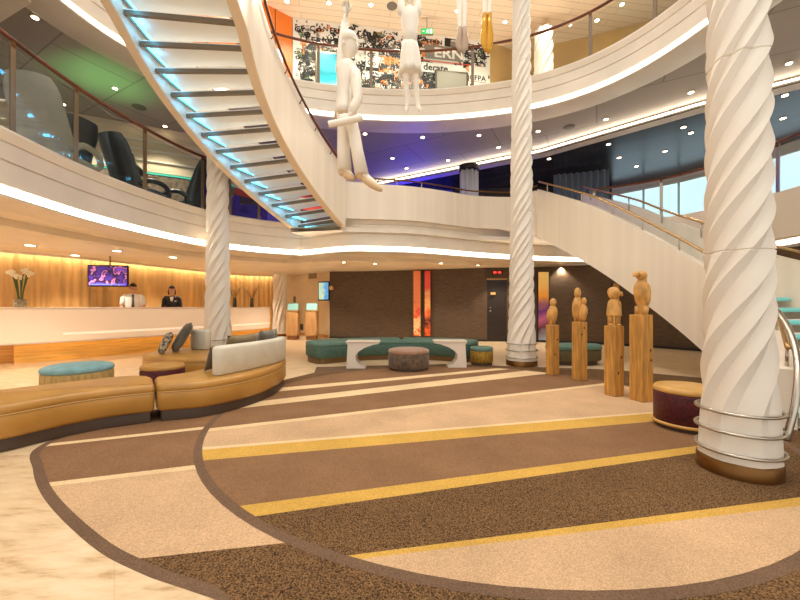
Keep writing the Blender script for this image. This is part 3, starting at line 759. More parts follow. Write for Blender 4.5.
# ================================================================== SEATING
TAN = mat('tan_leather', (180,132,62), .34, var=.05, scale=3, bump=.04, bscale=120, coat=.1)
TANP = mat('tan_piping', (206,166,104), .4)
PLIN = mat('dark_brown_plinth', (72,54,40), .5)
PALE = mat('pale_grey_leather', (216,212,196), .4, bump=.04, bscale=120, var=.02)
TEAL = mat('teal_fabric', (92,124,112), .7, var=.06, scale=20, bump=.08, bscale=160)
def fillet(poly, r=.05):
    """round the sharp corners of a closed outline"""
    n = len(poly); res = []
    for i in range(n):
        a, b, c = poly[i-1], poly[i], poly[(i+1)%n]; u, v = (b-a), (c-b)
        if u.length < 1e-4 or v.length < 1e-4 or u.angle(v) < .7: res.append((b, False)); continue
        res.append((b, True))
    out_ = []
    corners = [b for b, f in res if f]
    def walk(i, st):
        d = 0; p = poly[i]
        while True:
            j = (i+st)%n; L = (poly[j]-poly[i]).length
            if d+L >= r: return poly[i].lerp(poly[j], (r-d)/L)
            d += L; i = j
    for i, (b, f) in enumerate(res):
        if f:
            p, q = walk(i, -1), walk(i, 1)
            out_ += [(p*(1-t)**2+b*2*t*(1-t)+q*t*t) for t in (0,.25,.5,.75,1)]
        elif all((b-c).length >= r for c in corners): out_.append(b)
    return out_
def sofa(label, outline, zt, pl_in, group=None):
    c = sum((Vector((p[0],p[1],0)) for p in outline), Vector())/len(outline)
    t = thing('sofa_section', label, 'sofa', (c.x, c.y, 0), group)
    o = fillet([Vector((p[0],p[1],0)) for p in outline])
    if area2([(p.x,p.y) for p in o]) < 0: o = o[::-1]
    bm = NB(); rounded_prism(bm, o, .1, zt-.085, .02, 3, .03); obj('base', bm, TAN, t, 50)
    bm = NB(); rounded_prism(bm, o, zt-.085, zt, .05, 5, .012); obj('seat_pad', bm, TAN, t, 50)
    bm = NB(); tube(bm, [p+Vector((0,0,zt-.085)) for p in offs(o, .003, True)], .0055, 6, True); obj('piping', bm, TANP, t, True)
    bm = NB(); rounded_prism(bm, offs(o, pl_in, True), 0, .1, .005, 2, .002); obj('plinth', bm, PLIN, t, 40)
    return t
def co(pts, n=6): return catmull([Vector((x,y,0)) for x, y in pts], n)
def cl(pts, n=6): return catmull([Vector((x,y,0)) for x, y in pts], n, True)
A = co([(-5.2,1.9),(-4.3,2.08),(-3.6,2.4),(-3.14,2.8),(-3.02,3.0),(-2.89,3.22),(-2.7,3.41),(-2.432,3.57)])+co([(-2.726,3.965),(-2.82,4.03),(-2.98,4.06),(-3.2,3.95),(-3.45,3.7),(-3.71,3.4),(-4.1,3.1),(-4.6,2.9),(-5.25,2.8)])
SA = sofa('tan leather sofa section without backrest, entering at the left edge', A, .38, .035)
B = co([(-2.418,3.578),(-2.25,3.63),(-2.03,3.73),(-1.82,3.98),(-1.67,4.36),(-1.62,4.8),(-1.66,5.2),(-1.77,5.52),(-2.0,5.72),(-2.25,5.62),(-2.38,5.3),(-2.38,4.9),(-2.43,4.55),(-2.53,4.25),(-2.64,4.06),(-2.68,4.01),(-2.712,3.973)])
SB = sofa('tan leather sofa section carrying the long pale backrest, at the carpet', B, .38, .035)
Cc = cl([(-4.3,6.15),(-4.15,5.8),(-3.7,5.5),(-3.23,5.36),(-2.78,5.5),(-2.55,5.9),(-2.5,6.4),(-2.75,6.85),(-3.3,7.05),(-3.8,7.0),(-4.2,6.7),(-4.32,6.4)])
SC_ = sofa('tan leather sofa section with pillows at the back, near the left column', Cc, .38, .04)
def backrest(parent, label, path, h, th):
    p = catmull([Vector((x,y,0)) for x, y in path], 8); c = p[len(p)//2]
    bm = NB(); left = offs(p, th/2); right = offs(p, -th/2)
    def cap(c0, a, b):
        u = (a-c0); an = math.atan2(u.y,u.x); return [c0+Vector((math.cos(an+s*PI/6), math.sin(an+s*PI/6), 0))*u.length for s in (1,2,3,4,5)]
    outl = right+[p[-1]+(right[-1]-p[-1])*math.cos(k*PI/6)+(p[-1]-p[-2]).normalized()*th/2*math.sin(k*PI/6) for k in range(1,6)]+left[::-1]+[p[0]+(left[0]-p[0])*math.cos(k*PI/6)-(p[1]-p[0]).normalized()*th/2*math.sin(k*PI/6) for k in range(1,6)]
    rounded_prism(bm, outl, .381, .381+h, .045, 5, .02)
    return obj('backrest', bm, PALE, parent, 50, label=label)
backrest(SB, 'long pale grey curved backrest', [(-2.03,4.03),(-1.89,4.36),(-1.77,4.75),(-1.72,5.05),(-1.75,5.3)], .33, .13)
backrest(SC_, 'short pale grey backrest', [(-3.74,6.56),(-3.66,6.51),(-3.56,6.47),(-3.46,6.45)], .36, .14)
def cushion(label, loc, w, h, t, rz, tilt, m, rim=None):
    M = Matrix.Translation(loc) @ Matrix.Rotation(rz,4,'Z') @ Matrix.Rotation(tilt,4,'X') @ Matrix.Translation((0,0,h/2))
    bm = NB(); pillow(bm, w, h, t, M)
    o = obj('cushion', bm, m, None, True, loc=loc); tag(o, label, 'cushion'); return o
OLIV = mat('olive_velvet', (112,92,50), .6, var=.1, scale=6, sheen=.4); GRYV = mat('grey_velvet', (92,86,74), .6, var=.1, scale=8, sheen=.4)
PATT = mat('patterned_cushion', (58,50,44), .7, rgb2=(190,176,150), scale=24, detail=1); DKO = mat('dark_olive', (74,60,40), .6, sheen=.3)
cushion('wide olive brown cushion leaning inside the long backrest', (-2.14,4.72,.39), .56, .42, .14, math.radians(72), .28, OLIV)
cushion('round-shouldered grey cushion at the right end of the long backrest', (-1.99,5.2,.39), .34, .44, .13, math.radians(76), .2, GRYV)
cushion('olive cushion tucked behind the grey one at the long backrest end', (-1.97,5.46,.39), .22, .43, .1, math.radians(84), .12, mat('olive_green_velvet', (104,92,44), .6, sheen=.4))
cushion('tall grey pillow leaning on the short pale backrest', (-3.9,6.2,.385), .48, .56, .16, math.radians(-62), -.5, GRYV)
cushion('small black and white patterned pillow before the tall grey one', (-3.93,5.9,.385), .34, .38, .13, math.radians(-60), -.42, PATT)
cushion('dark brown cushion seen past the left end of the long backrest', (-2.25,4.36,.39), .28, .3, .1, math.radians(66), .35, DKO)
# ---- round and oval stools
def stool(label, c, rx, ry, h, side, topm, rz=0, dome=.03, trim=None, foot=PLIN, ring_m=None, name='pouf', pt=.07):
    t = thing(name, label, 'pouf', (*c,0))
    bm = NB(); prism(bm, ellip(*c, rx*.93, ry*.93, 40, rz), 0, .04); obj('foot', bm, foot, t)
    bm = NB(); rounded_prism(bm, ellip(*c, rx, ry, 48, rz), .04, h-pt, .02, 3, .03); obj('body', bm, side, t, 50)
    bm = NB(); E = lambda k, z: [bm.verts.new((x,y,z)) for x, y in ellip(*c, rx*k, ry*k, 48, rz)]
    st_ = [(.985,h-pt),(1.01,h-pt+.015),(1.01,h-.03),(.985,h-.012),(.94,h),(.8,h+dome*.45),(.5,h+dome*.85),(.2,h+dome)]
    rg = [E(k, z) for k, z in st_]
    for a, b in zip(rg, rg[1:]):
        for i in range(48): bm.faces.new((a[i], a[(i+1)%48], b[(i+1)%48], b[i]))
    bm.faces.new(rg[0][::-1]); bm.faces.new(rg[-1]); obj('seat_pad', bm, topm, t, 60)
    if ring_m:
        bm = NB(); tube(bm, [Vector((x,y,.05)) for x, y in ellip(*c, rx*1.0, ry*1.0, 48, rz)], .016, 6, True); obj('base_band', bm, ring_m, t, True)
    return t
WOV = mat('woven_straw', (176,148,92), .7, var=.1, scale=40, stretch=(1,1,.25), bump=.2)
BURG = mat('burgundy_fabric', (74,16,28), .5, var=.3, scale=34, stretch=(1,1,1.6), bump=.2)
GOLDL = mat('gold_leather', (206,158,84), .32, var=.04)
stool('oval pouf with blue-green top and woven straw sides by the reception', (-4.18,4.68), .365, .36, .39, WOV, mat('blue_green_fabric', (124,168,176), .7, var=.05, scale=12), .9)
stool('small round tan-topped pouf with burgundy sides inside the sofa curve', (-3.2,4.86), .26, .26, .37, BURG, TAN, dome=.02, pt=.05)
stool('round brown velvet pouf between the two white side tables', (.16,6.65), .375, .36, .37, mat('brown_velvet', (98,80,64), .7, var=.2, scale=16, sheen=.3), mat('rose_brown_velvet', (150,112,88), .65, var=.05, scale=10, sheen=.4))
stool('small round pouf with green top and gold woven sides by the middle column', (1.63,7.2), .225, .22, .35, mat('gold_weave', (150,116,36), .6, var=.2, scale=30), TEAL, dome=.01)
stool('burgundy drum pouf with gold top beside the nearest column', (2.75,3.45), .27, .26, .39, BURG, GOLDL, dome=.015, pt=.05, ring_m=GOLDL)
# teal bench behind the carved posts
t = thing('upholstered_bench', 'dark green upholstered bench behind the carved wooden posts', 'bench', (3.4,7.2,0))
bm = NB(); rounded_prism(bm, cl([(2.98,7.1),(3.3,6.98),(3.7,6.98),(4.0,7.15),(4.02,7.4),(3.7,7.55),(3.2,7.55),(2.98,7.35)]), .08, .3, .02, 3, .02); obj('body', bm, mat('olive_brown_weave', (92,82,52), .7, var=.1, scale=20), t, 50)
bm = NB(); rounded_prism(bm, cl([(2.97,7.09),(3.3,6.97),(3.7,6.97),(4.01,7.14),(4.03,7.41),(3.7,7.56),(3.2,7.56),(2.97,7.36)]), .3, .40, .05, 4, .01); obj('seat_pad', bm, TEAL, t, 50)
bm = NB(); prism(bm, cl([(3.05,7.15),(3.3,7.05),(3.7,7.05),(3.95,7.2),(3.95,7.38),(3.7,7.48),(3.2,7.48),(3.05,7.3)]), 0, .08); obj('plinth', bm, PLIN, t)
# long curved green bench in two sections
def capped(p, w, rl, rr):
    """band of half width w whose ends are rounded by rl / rr (0 = cut straight)"""
    a, b = offs(p, -w), offs(p, w)[::-1]
    def cap(c, u, d, r): return [c+u*w*math.copysign(abs(math.cos(k*PI/10))**.6, math.cos(k*PI/10))+d*r*abs(math.sin(k*PI/10))**.6 for k in range(1, 10)]
    n1, n0 = normals2(p)[-1], normals2(p)[0]
    o = list(a)
    if rr: o += cap(p[-1], -n1, (p[-1]-p[-2]).normalized(), rr)
    o += list(b)
    if rl: o += cap(p[0], n0, (p[0]-p[1]).normalized(), rl)
    return o
def bench(label, path, rl, rr):
    p = catmull([Vector((x,y,0)) for x, y in path], 8)
    o = capped(p, .40, rl, rr); c = p[len(p)//2]
    t = thing('curved_bench', label, 'bench', (c.x,c.y,0))
    bm = NB(); rounded_prism(bm, o, .1, .34, .02, 3, .04); obj('body', bm, mat('deep_teal_fabric', (74,104,94), .7, var=.06, scale=20), t, 50)
    bm = NB(); rounded_prism(bm, o, .34, .43, .05, 4, .012); obj('seat_pad', bm, TEAL, t, 50)
    bm = NB(); prism(bm, capped(p, .35, rl*.9, rr*.9), 0, .1); obj('plinth', bm, mat('bronze_kick', (120,92,56), .4, .4), t)
bench('left half of the long curved green bench, before the dark wall', [(-1.62,7.6),(-1.15,7.95),(-.55,8.17),(.02,8.23)], .3, 0)
bench('right half of the long curved green bench, before the dark wall', [(.035,8.23),(.55,8.18),(1.0,8.02),(1.36,7.8)], 0, .28)
# white waisted side tables
def side_table(label, c, flip):
    t = thing('side_table', label, 'side table', (*c,0))
    pr = [(-.28,0),(-.28,.02),(-.255,.44),(-.28,.46),(-.28,.485),(.33,.485),(.33,.46)]
    cur = [(.22,.44),(.06,.385),(-.06,.31),(-.11,.24),(-.10,.15),(-.03,.06),(.06,.02),(.07,0)]
    pts = pr+cur; w = .3
    bm = NB(); a = [bm.verts.new((c[0]+x*flip, c[1]-w/2, z)) for x, z in pts]; b = [bm.verts.new((c[0]+x*flip, c[1]+w/2, z)) for x, z in pts]
    bm.faces.new(a); bm.faces.new(b[::-1]); n = len(pts)
    for i in range(n): bm.faces.new((a[i], b[i], b[(i+1)%n], a[(i+1)%n]))
    obj('curved_stand', bm, mat('white_resin', (226,214,200), .35), t, 35)
    bm = NB(); bevbox(bm, (c[0]+.025*flip, c[1], .497), (.63,.34,.025), 0, .008); obj('table_top', bm, MATS['white_resin'], t)
side_table('white waisted side table left of the brown velvet pouf', (-.72,6.85), 1)
side_table('white waisted side table right of the brown velvet pouf', (.98,6.95), -1)
# ================================================================== RECEPTION
DP = catmull([(-10.2,4.4,0),(-9,5.9,0),(-7.36,7.5,0),(-6.37,9.06,0),(-5.5,10.6,0),(-4.95,11.8,0),(-4.68,12.9,0)], 8)
t = thing('reception_desk', 'long curved white reception desk with glowing front and wooden kick base', 'reception desk', (-6.6,8.7,0))
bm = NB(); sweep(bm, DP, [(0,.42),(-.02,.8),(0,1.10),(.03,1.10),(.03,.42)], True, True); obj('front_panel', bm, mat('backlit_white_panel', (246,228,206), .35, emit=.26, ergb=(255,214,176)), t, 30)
bm = NB(); sweep(bm, DP, [(.0,1.10),(-.03,1.105),(-.03,1.14),(0,1.145),(.55,1.145),(.55,1.10)], True, True); obj('counter_top', bm, WHITE, t, 30)
bm = NB(); sweep(bm, DP, [(.02,.39),(-.03,.40),(-.03,.425),(.02,.43)], True, True); obj('lower_lip', bm, WHITE, t, 30)
bm = NB(); sweep(bm, DP, [(.04,.405),(.07,.405)]); obj('under_light', bm, mat('desk_under_strip', (255,225,170), .4, emit=7, ergb=(255,214,150)), t)
bm = NB(); sweep(bm, DP[17:], [(-.013,.555),(-.022,.565),(-.022,.59),(-.016,.60)]); obj('light_line', bm, mat('soft_warm_strip', (255,240,220), .4, emit=.5, ergb=(255,236,206)), t)
OAK = mat('oak_kick', (232,178,88), .35, var=.08, scale=5, stretch=(.4,.4,6))
bm = NB(); sweep(bm, DP[16:], [(.16,0),(.16,.42),(.2,.42),(.2,0)], True, True); obj('kick_panel', bm, OAK, t)
bm = NB(); sweep(bm, DP[:13], [(.16,0),(.16,.42),(.2,.42),(.2,0)], True, True); obj('kick_panel', bm, OAK, t)
bm = NB(); p = DP[16]; q = normals2(DP)[16]; prism(bm, [(p.x+q.x*.16,p.y+q.y*.16),(p.x+q.x*.2,p.y+q.y*.2),(p.x+q.x*.2-.35,p.y+q.y*.2-.3),(p.x+q.x*.16-.35,p.y+q.y*.16-.3)], 0, .42); obj('end_panel', bm, OAK, t)
bm = NB(); sweep(bm, DP, [(.5,0),(.5,.74),(.55,.74),(.55,0)], True, True); sweep(bm, DP, [(.03,.72),(.03,.74),(.5,.74),(.5,.72)], True, True); obj('work_shelf', bm, OAK, t)
bm = NB(); prism(bm, [(DP[-1].x-.0,DP[-1].y),(DP[-1].x+.04,DP[-1].y+.03),(DP[-1].x-.5,DP[-1].y+.12),(DP[-1].x-.53,DP[-1].y+.08)], 0, 1.1); obj('end_panel', bm, OAK, t)
# hanging television
t = thing('television', 'television with purple stage picture hanging over the reception desk', 'television', (-7.4,9.15,1.6))
rz = math.radians(8)
R8 = Matrix.Rotation(rz,3,'Z'); c = P(108.5,276,9.2)
bm = NB(); bevbox(bm, c, (.94,.05,.55), rz, .008); obj('housing', bm, BLACK, t)
SCRN = ramp_mat('stage_picture', [(0,(40,26,130)),(.3,(80,44,150)),(.42,(26,14,44)),(.52,(60,30,70)),(.6,(210,130,190)),(.7,(90,40,90)),(1,(110,60,210))], 'X', .3, 5, .8, 1.8, 4.8, 2.2)
bm = NB(); bmesh.ops.translate(bm, verts=box(bm, (0,0,0), (.88,.004,.49), rz), vec=c+R8 @ Vector((0,-.027,0))); obj('screen', bm, SCRN, t)
bm = NB(); bmesh.ops.translate(bm, verts=box(bm, (0,0,0), (.82,.003,.03), rz), vec=c+R8 @ Vector((-.01,-.031,-.215))); obj('caption_bar', bm, mat('blue_bar', (90,110,230), .4, emit=.9), t)
bm = NB(); tube(bm, [c+Vector((.0,.05,.2)), Vector((c.x,c.y+.05,2.46))], .02, 8); obj('ceiling_rod', bm, DSTEEL, t)
# flowers and twigs on the desk
GRN = mat('stem_green', (60,92,40), .5); VAS = glass_mat('vase_glass', (220,225,215))
def calla(label, c):
    t = thing('flower_vase', label, 'vase of flowers', c); c = Vector(c)
    bm = NB(); lathe(bm, [(.085,0),(.09,.01),(.095,.1),(.095,.16),(.085,.16),(.082,.03)], c, 24); obj('vase', bm, mat('grey_stone_vase', (150,138,110), .35, var=.3, scale=20), t, 40)
    for k in range(7):
        a = k*2*PI/7+.3; top = c+Vector((.13*math.cos(a), .08*math.sin(a), .62+.06*math.sin(k*2.3)))
        pts = catmull([c+Vector((.02*math.cos(a),.02*math.sin(a),.03)), c+Vector((.05*math.cos(a),.04*math.sin(a),.32)), top], 5)
        bm = NB(); tube(bm, pts, .011, 6); s_ = obj('stem', bm, GRN, t, True)
        bm = NB(); d = (pts[-1]-pts[-2]).normalized(); d = (d+Vector((math.cos(a)*.6,math.sin(a)*.4,0))).normalized(); qn = d.to_track_quat('Z','Y').to_matrix()
        prof = [(.012,0),(.022,.03),(.03,.06),(.055,.09)]
        rg = [[bm.verts.new(top+qn @ Vector((r*math.cos(2*PI*i/10), r*math.sin(2*PI*i/10), z+(.03*math.cos(2*PI*i/10) if z > .08 else 0)))) for i in range(10)] for r, z in prof]
        for u, v in zip(rg, rg[1:]):
            for i in range(10): bm.faces.new((u[i], u[(i+1)%10], v[(i+1)%10], v[i]))
        obj('blossom', bm, mat('calla_white', (250,240,214), .45), s_, True)
    return t
calla('grey vase of white calla lilies on the left part of the reception desk', (-7.72,7.32,1.145))
def twigs(label, c, seed, h=.62, n=6):
    rnd = random.Random(seed); t = thing('twig_vase', label, 'vase of twigs', c); c = Vector(c)
    bm = NB(); lathe(bm, [(.055,0),(.06,.02),(.05,.2),(.045,.3),(.035,.3),(.04,.05)], c, 20); obj('vase', bm, mat('dark_green_vase', (52,58,34), .25), t, 40)
    bm = NB()
    for k in range(n):
        a = rnd.uniform(0, 2*PI); tip = c+Vector((math.cos(a)*.3, math.sin(a)*.25, h+rnd.uniform(-.08,.12)))
        pts = catmull([c+Vector((0,0,.2)), c+Vector((math.cos(a)*.08,math.sin(a)*.06,.4)), tip], 5); tube(bm, pts, [.008-.0006*i for i in range(len(pts))], 5)
        for j in range(5):
            p = pts[3+j]; q = p+Vector((rnd.uniform(-.14,.14), rnd.uniform(-.1,.1), rnd.uniform(.06,.2))); tube(bm, [p, (p+q)/2+Vector((0,0,.02)), q], [.005,.004,.002], 4)
    obj('twigs', bm, mat('dry_twig', (150,112,56), .7), t)
twigs('vase of bare twigs on the desk, right of the left column', (-5.28,11.5,1.145), 1)
twigs('vase of bare twigs on the desk, nearer the slim far column', (-4.98,12.1,1.145), 2)
twigs('vase of dry twigs at the left edge of the reception desk', (-8.3,6.85,1.145), 3, .75, 7)
# kiosks
def kiosk(label, c, slabel):
    t = thing('wooden_lectern', label, 'lectern', (*c,0))
    bm = NB(); bevbox(bm, (*c,.06), (.34,.3,.12), 0, .005); obj('foot', bm, mat('dark_oak', (140,92,44), .45), t)
    bm = NB(); bevbox(bm, (*c,.56), (.42,.38,.88), 0, .06, 4); obj('body', bm, mat('pale_oak', (206,160,104), .45, var=.08, scale=4, stretch=(6,6,.5)), t)
    bm = NB(); bevbox(bm, (*c,1.015), (.44,.4,.03), 0, .006); obj('top', bm, MATS['pale_oak'], t)
    s_ = thing('tablet_stand', slabel, 'tablet', (c[0],c[1],1.03))
    bm = NB(); Rm = rotm(rx=-.25); bevbox(bm, (c[0],c[1],1.16), (.4,.02,.26), 0, .006, rot=Rm); obj('frame', bm, mat('teal_grey', (120,158,150), .3), s_)
    bm = NB(); box(bm, (c[0],c[1]-.0105,1.16), (.36,.006,.22), rot=Rm); obj('screen', bm, mat('pale_teal_screen', (150,205,196), .3, emit=.35), s_)
    bm = NB(); box(bm, (c[0],c[1]+.04,1.06), (.1,.12,.06)); obj('foot', bm, STEEL, s_)
kiosk('pale oak lectern next to the slim far column', (-3.8,12.8), 'teal tablet screen on the left oak lectern')
kiosk('pale oak lectern under the wall screen at the dark wall edge', (-3.12,12.75), 'teal tablet screen on the right oak lectern')
# wall fittings on the beige wall
t = thing('wall_screen', 'blue information screen on the beige wall by the dark wall', 'screen', (-2.82,13.5,1.4))
c = P(324,291,13.4); a = math.atan2(-.55,.28); a = -.5
bm = NB(); bevbox(bm, c, (.52,.05,.72), a, .01); obj('housing', bm, BLACK, t)
Ra = Matrix.Rotation(a,3,'Z'); bm = NB(); bmesh.ops.translate(bm, verts=box(bm,(0,0,0),(.45,.01,.63),a), vec=c+Ra @ Vector((0,-.024,0))); obj('screen', bm, ramp_mat('map_screen', [(0,(60,130,190)),(.3,(120,200,225)),(.5,(90,170,215)),(.7,(190,215,170)),(1,(80,150,205))], 'X', .3, 7, 1.0, -.4, .4, .8), t)
bm = NB(); c = P(312.5,276,13.75); box(bm, c, (.42,.04,.2), -.62); o = obj('wall_vent', bm, mat('vent_grey', (150,124,92), .5), None, loc=c); tag(o, 'small grey air vent high on the beige wall corner', 'vent')
bm = NB(); c = P(301.5,327,14.1); bevbox(bm, c, (.16,.03,.24), -.42, .01); o = obj('wall_socket', bm, mat('socket_brown', (60,42,34), .4), None, loc=c); tag(o, 'dark wall socket low on the beige wall between the lecterns', 'socket')
bm = NB(); c = P(294.5,299.5,14.35); bevbox(bm, c, (.1,.03,.24), -.42, .01); o = obj('wall_phone', bm, mat('phone_grey', (120,96,72), .4), None, loc=c); tag(o, 'small grey wall phone above the left lectern', 'phone')
t = thing('wall_lamp', 'small round brass lamp at the edge of the dark wall', 'lamp', P(331.5,288,13.1)); c = P(331.5,288,13.1)
bm = NB(); ball(bm, c, .09); obj('globe', bm, mat('brass_ball', (206,164,96), .3, .5), t, True)
bm = NB(); tube(bm, [c, c+Vector((0,.2,0))], .03, 8); obj('arm', bm, BRASS, t)
# art strips on the dark wall
def art(label, px, y0, y1, D, m, w, frame):
    c = P(px, (y0+y1)/2, D); h = (y1-y0)*D/F
    t = thing('art_panel', label, 'art panel', c)
    bm = NB(); box(bm, c+Vector((0,.03,0)), (w+.05,.05,h+.04)); obj('backing', bm, frame, t)
    bm = NB(); box(bm, c, (w,.03,h)); obj('glass_strip', bm, m, t)
    return t
OR1 = ramp_mat('orange_glass', [(0,(60,14,8)),(.25,(186,52,14)),(.4,(244,140,50)),(.52,(232,84,26)),(.66,(250,214,150)),(.8,(226,60,24)),(1,(240,130,60))], 'Z', .25, 4.2, .1, -1.2, 1.2, 1.0)
OR2 = ramp_mat('red_glass', [(0,(196,120,60)),(.2,(130,24,16)),(.36,(232,96,30)),(.46,(40,16,12)),(.6,(236,104,34)),(.78,(248,176,90)),(1,(226,66,22))], 'Z', .25, 4.0, .1, -1.2, 1.2, .5)
PU = ramp_mat('purple_glass', [(0,(30,24,24)),(.2,(150,160,170)),(.36,(90,40,50)),(.5,(176,90,120)),(.62,(96,40,110)),(.78,(230,150,50)),(1,(240,200,110))], 'Z', .25, 1.6, .3, -1.2, 1.2, .3)
art('orange glass art strip, left of the pair on the dark wall', 417, 271, 336, 12.55, OR1, .24, BRASS)
art('red and orange glass art strip, right of the pair on the dark wall', 427.5, 271, 336, 12.45, OR2, .2, BLACK)
art('yellow and purple glass art strip between middle column and carved posts', 543.5, 272, 340, 11.45, PU, .32, BLACK)
art('golden glass art strip on the dark wall behind the carved girl', 616, 283, 336, 10.35, ramp_mat('gold_glass', [(0,(90,60,20)),(.4,(190,130,50)),(.7,(240,200,120)),(1,(150,100,40))], 'Z', .3, 2, .2, -1, 1, .4), .16, BLACK)
# exit sign and plate at the door
t = thing('exit_sign', 'small red lit sign above the dark door', 'sign', P(497,272.5,11.7)); c = P(497,272.5,11.7)
bm = NB(); bevbox(bm, c, (.34,.05,.12), 0, .008); obj('housing', bm, BLACK, t)
for k in (-1,1):
    bm = NB(); box(bm, c+Vector((k*.075,-.027,0)), (.1,.006,.055)); obj('lit_field', bm, mat('red_sign_light', (255,60,50), .4, emit=2), t)
bm = NB(); c = P(493,293.5,11.9); box(bm, c, (.16,.03,.07), .0); obj('door_plate', bm, mat('gold_plate', (210,160,90), .4), dr)
# ================================================================== CARVED POSTS
WOOD = mat('carved_pine', (190,138,66), .5, var=.14, scale=3.5, stretch=(9,9,.9), bump=.12)
WOOD2 = mat('carved_pine_figure', (208,156,84), .5, var=.10, scale=9, stretch=(2,2,1), bump=.2)
KNOT = mat('wood_knot', (72,40,18), .6)
def loft(bm, secs, n=16, R=None, c=(0,0,0), cap=True, p=2.0):
    """secs: (z, cx, cy, rx, ry) cross sections from the bottom up; p = superellipse power"""
    c = Vector(c); rg = []
    for z, cx, cy, rx, ry in secs:
        row = []
        for k in range(n):
            a = 2*PI*k/n; ca, sa = math.cos(a), math.sin(a)
            v = Vector((cx+rx*math.copysign(abs(ca)**(2/p), ca), cy+ry*math.copysign(abs(sa)**(2/p), sa), z))
            row.append(bm.verts.new(c+(R @ v if R else v)))
        rg.append(row)
    for a, b in zip(rg, rg[1:]):
        for k in range(n): bm.faces.new((a[k], a[(k+1)%n], b[(k+1)%n], b[k]))
    if cap: bm.faces.new(rg[0][::-1]); bm.faces.new(rg[-1])
def smooth_secs(secs, n=4):
    vs_ = [Vector(s[:3]) for s in secs]; rs = [Vector((s[3], s[4], 0)) for s in secs]
    return [(a.x, a.y, a.z, max(.002, b.x), max(.002, b.y)) for a, b in zip(catmull(vs_, n), catmull(rs, n))]
def post(label, x, yb, ytop, D, w, rz, knots):
    c = P(x, yb, D); c.z = 0; hz = H+(YH-ytop)*D/F
    t = thing('carved_wooden_sculpture', label, 'sculpture', c)
    bm = NB(); bevbox(bm, c+Vector((0,0,hz/2)), (w,w,hz), rz, .008, 1); po = obj('post', bm, WOOD, t)
    for u, z in knots:
        R = Matrix.Rotation(rz,3,'Z'); bm = NB(); ball(bm, c+R @ Vector((u*w, -w/2, z)), (.014,.004,.018), 10, R); obj('knot', bm, KNOT, po, True)
    return t, c+Vector((0,0,hz)), w
def bird(bm, c, h, w, face, lean=0, beak=True, legs=True):
    """upright bird of height h; face = turn about z (0 looks at the camera)"""
    R = Matrix.Rotation(face,3,'Z'); s = h
    secs = smooth_secs([(.06*s,0,.02*s,.06*s,.05*s),(.12*s,0,.02*s,w*.8,w*.75),(.3*s,0,0,w,w*.95),(.5*s,0,-.03*s,w*.95,w*.95),(.64*s,0,-.02*s,w*.7,w*.7),(.7*s,0,-.01*s,w*.5,w*.5)], 4)
    loft(bm, secs, 18, R, c)
    ball(bm, c+R @ Vector((0,-.03*s,.82*s)), (w*.66,w*.72,.155*s), 16, R)
    if beak: tube(bm, [c+R @ Vector((0,-w*.6,.82*s)), c+R @ Vector((0,-w*1.0,.80*s)), c+R @ Vector((0,-w*1.22,.74*s))], [w*.26,w*.18,w*.04], 8)
    for q in (-1,1):
        ball(bm, c+R @ Vector((q*w*.86,.02*s,.36*s)), (w*.22,w*.62,.22*s), 12, R)
        ball(bm, c+R @ Vector((q*w*.36,-w*.62,.86*s)), w*.12, 8)
        if legs: tube(bm, [c+R @ Vector((q*w*.4,0,0)), c+R @ Vector((q*w*.42,.01*s,.14*s))], [w*.26,w*.3], 8)
    tube(bm, [c+R @ Vector((0,w*.6,.22*s)), c+R @ Vector((0,w*1.0,.03*s))], [w*.4,w*.2], 8)
t, c, w = post('shortest carved wooden post with a small owl-like bird, leftmost of the four', 552.5, 375, 325, 6.1, .155, .35, [(-.1,.35),(.2,.6)])
bm = NB(); bird(bm, c, .46, .078, .35, beak=False); ball(bm, c+Vector((-.02,-.1,.36)), (.02,.03,.02), 8); obj('carved_bird', bm, WOOD2, t, True)
t, c, w = post('carved wooden post topped by a big bird holding a small one before it', 579.5, 380.5, 322, 5.65, .16, .3, [(.1,.82),(-.2,.72)])
bm = NB(); bird(bm, c+Vector((-.015,.03,.0)), .55, .075, -.5); bird(bm, c+Vector((.03,-.055,-.01)), .40, .056, .5, beak=False, legs=False); obj('carved_birds', bm, WOOD2, t, True)
t, c, w = post('carved wooden post topped by a girl with a ponytail and dress', 614, 396.5, 326, 4.68, .165, .3, [(.2,.5),(-.1,.3)])
bm = NB(); R = Matrix.Rotation(-.25,3,'Z')
for q in (-1,1):
    tube(bm, [c+R @ Vector((q*.045,0,0)), c+R @ Vector((q*.045,0,.17))], [.03,.032], 10); ball(bm, c+R @ Vector((q*.045,-.03,.012)), (.03,.05,.018), 10, R)
loft(bm, smooth_secs([(.13,0,0,.085,.07),(.15,0,0,.085,.07),(.24,0,0,.078,.065),(.31,0,0,.066,.055),(.335,0,0,.05,.045),(.35,0,0,.035,.035)], 3), 18, R, c, p=2.6)
ball(bm, c+R @ Vector((0,0,.415)), (.07,.07,.078), 18, R); ball(bm, c+R @ Vector((0,.015,.44)), (.074,.07,.066), 16, R)
tube(bm, [c+R @ Vector((.06,.02,.43)), c+R @ Vector((.088,.025,.42)), c+R @ Vector((.105,.025,.385))], [.02,.025,.012], 10)
for q in (-1,1):
    ball(bm, c+R @ Vector((q*.064,-.012,.25)), (.018,.026,.07), 10, R)
    ball(bm, c+R @ Vector((q*.026,-.066,.425)), .011, 8)
ball(bm, c+R @ Vector((0,-.073,.405)), .011, 8)
obj('carved_girl', bm, WOOD2, t, True)
t, c, w = post('tallest carved wooden post with a long-bodied bird, beside the burgundy pouf', 641, 401.5, 315, 4.42, .178, .3, [(.25,.62),(.3,.5)])
bm = NB(); R = Matrix.Rotation(-1.15,3,'Z'); s = .54
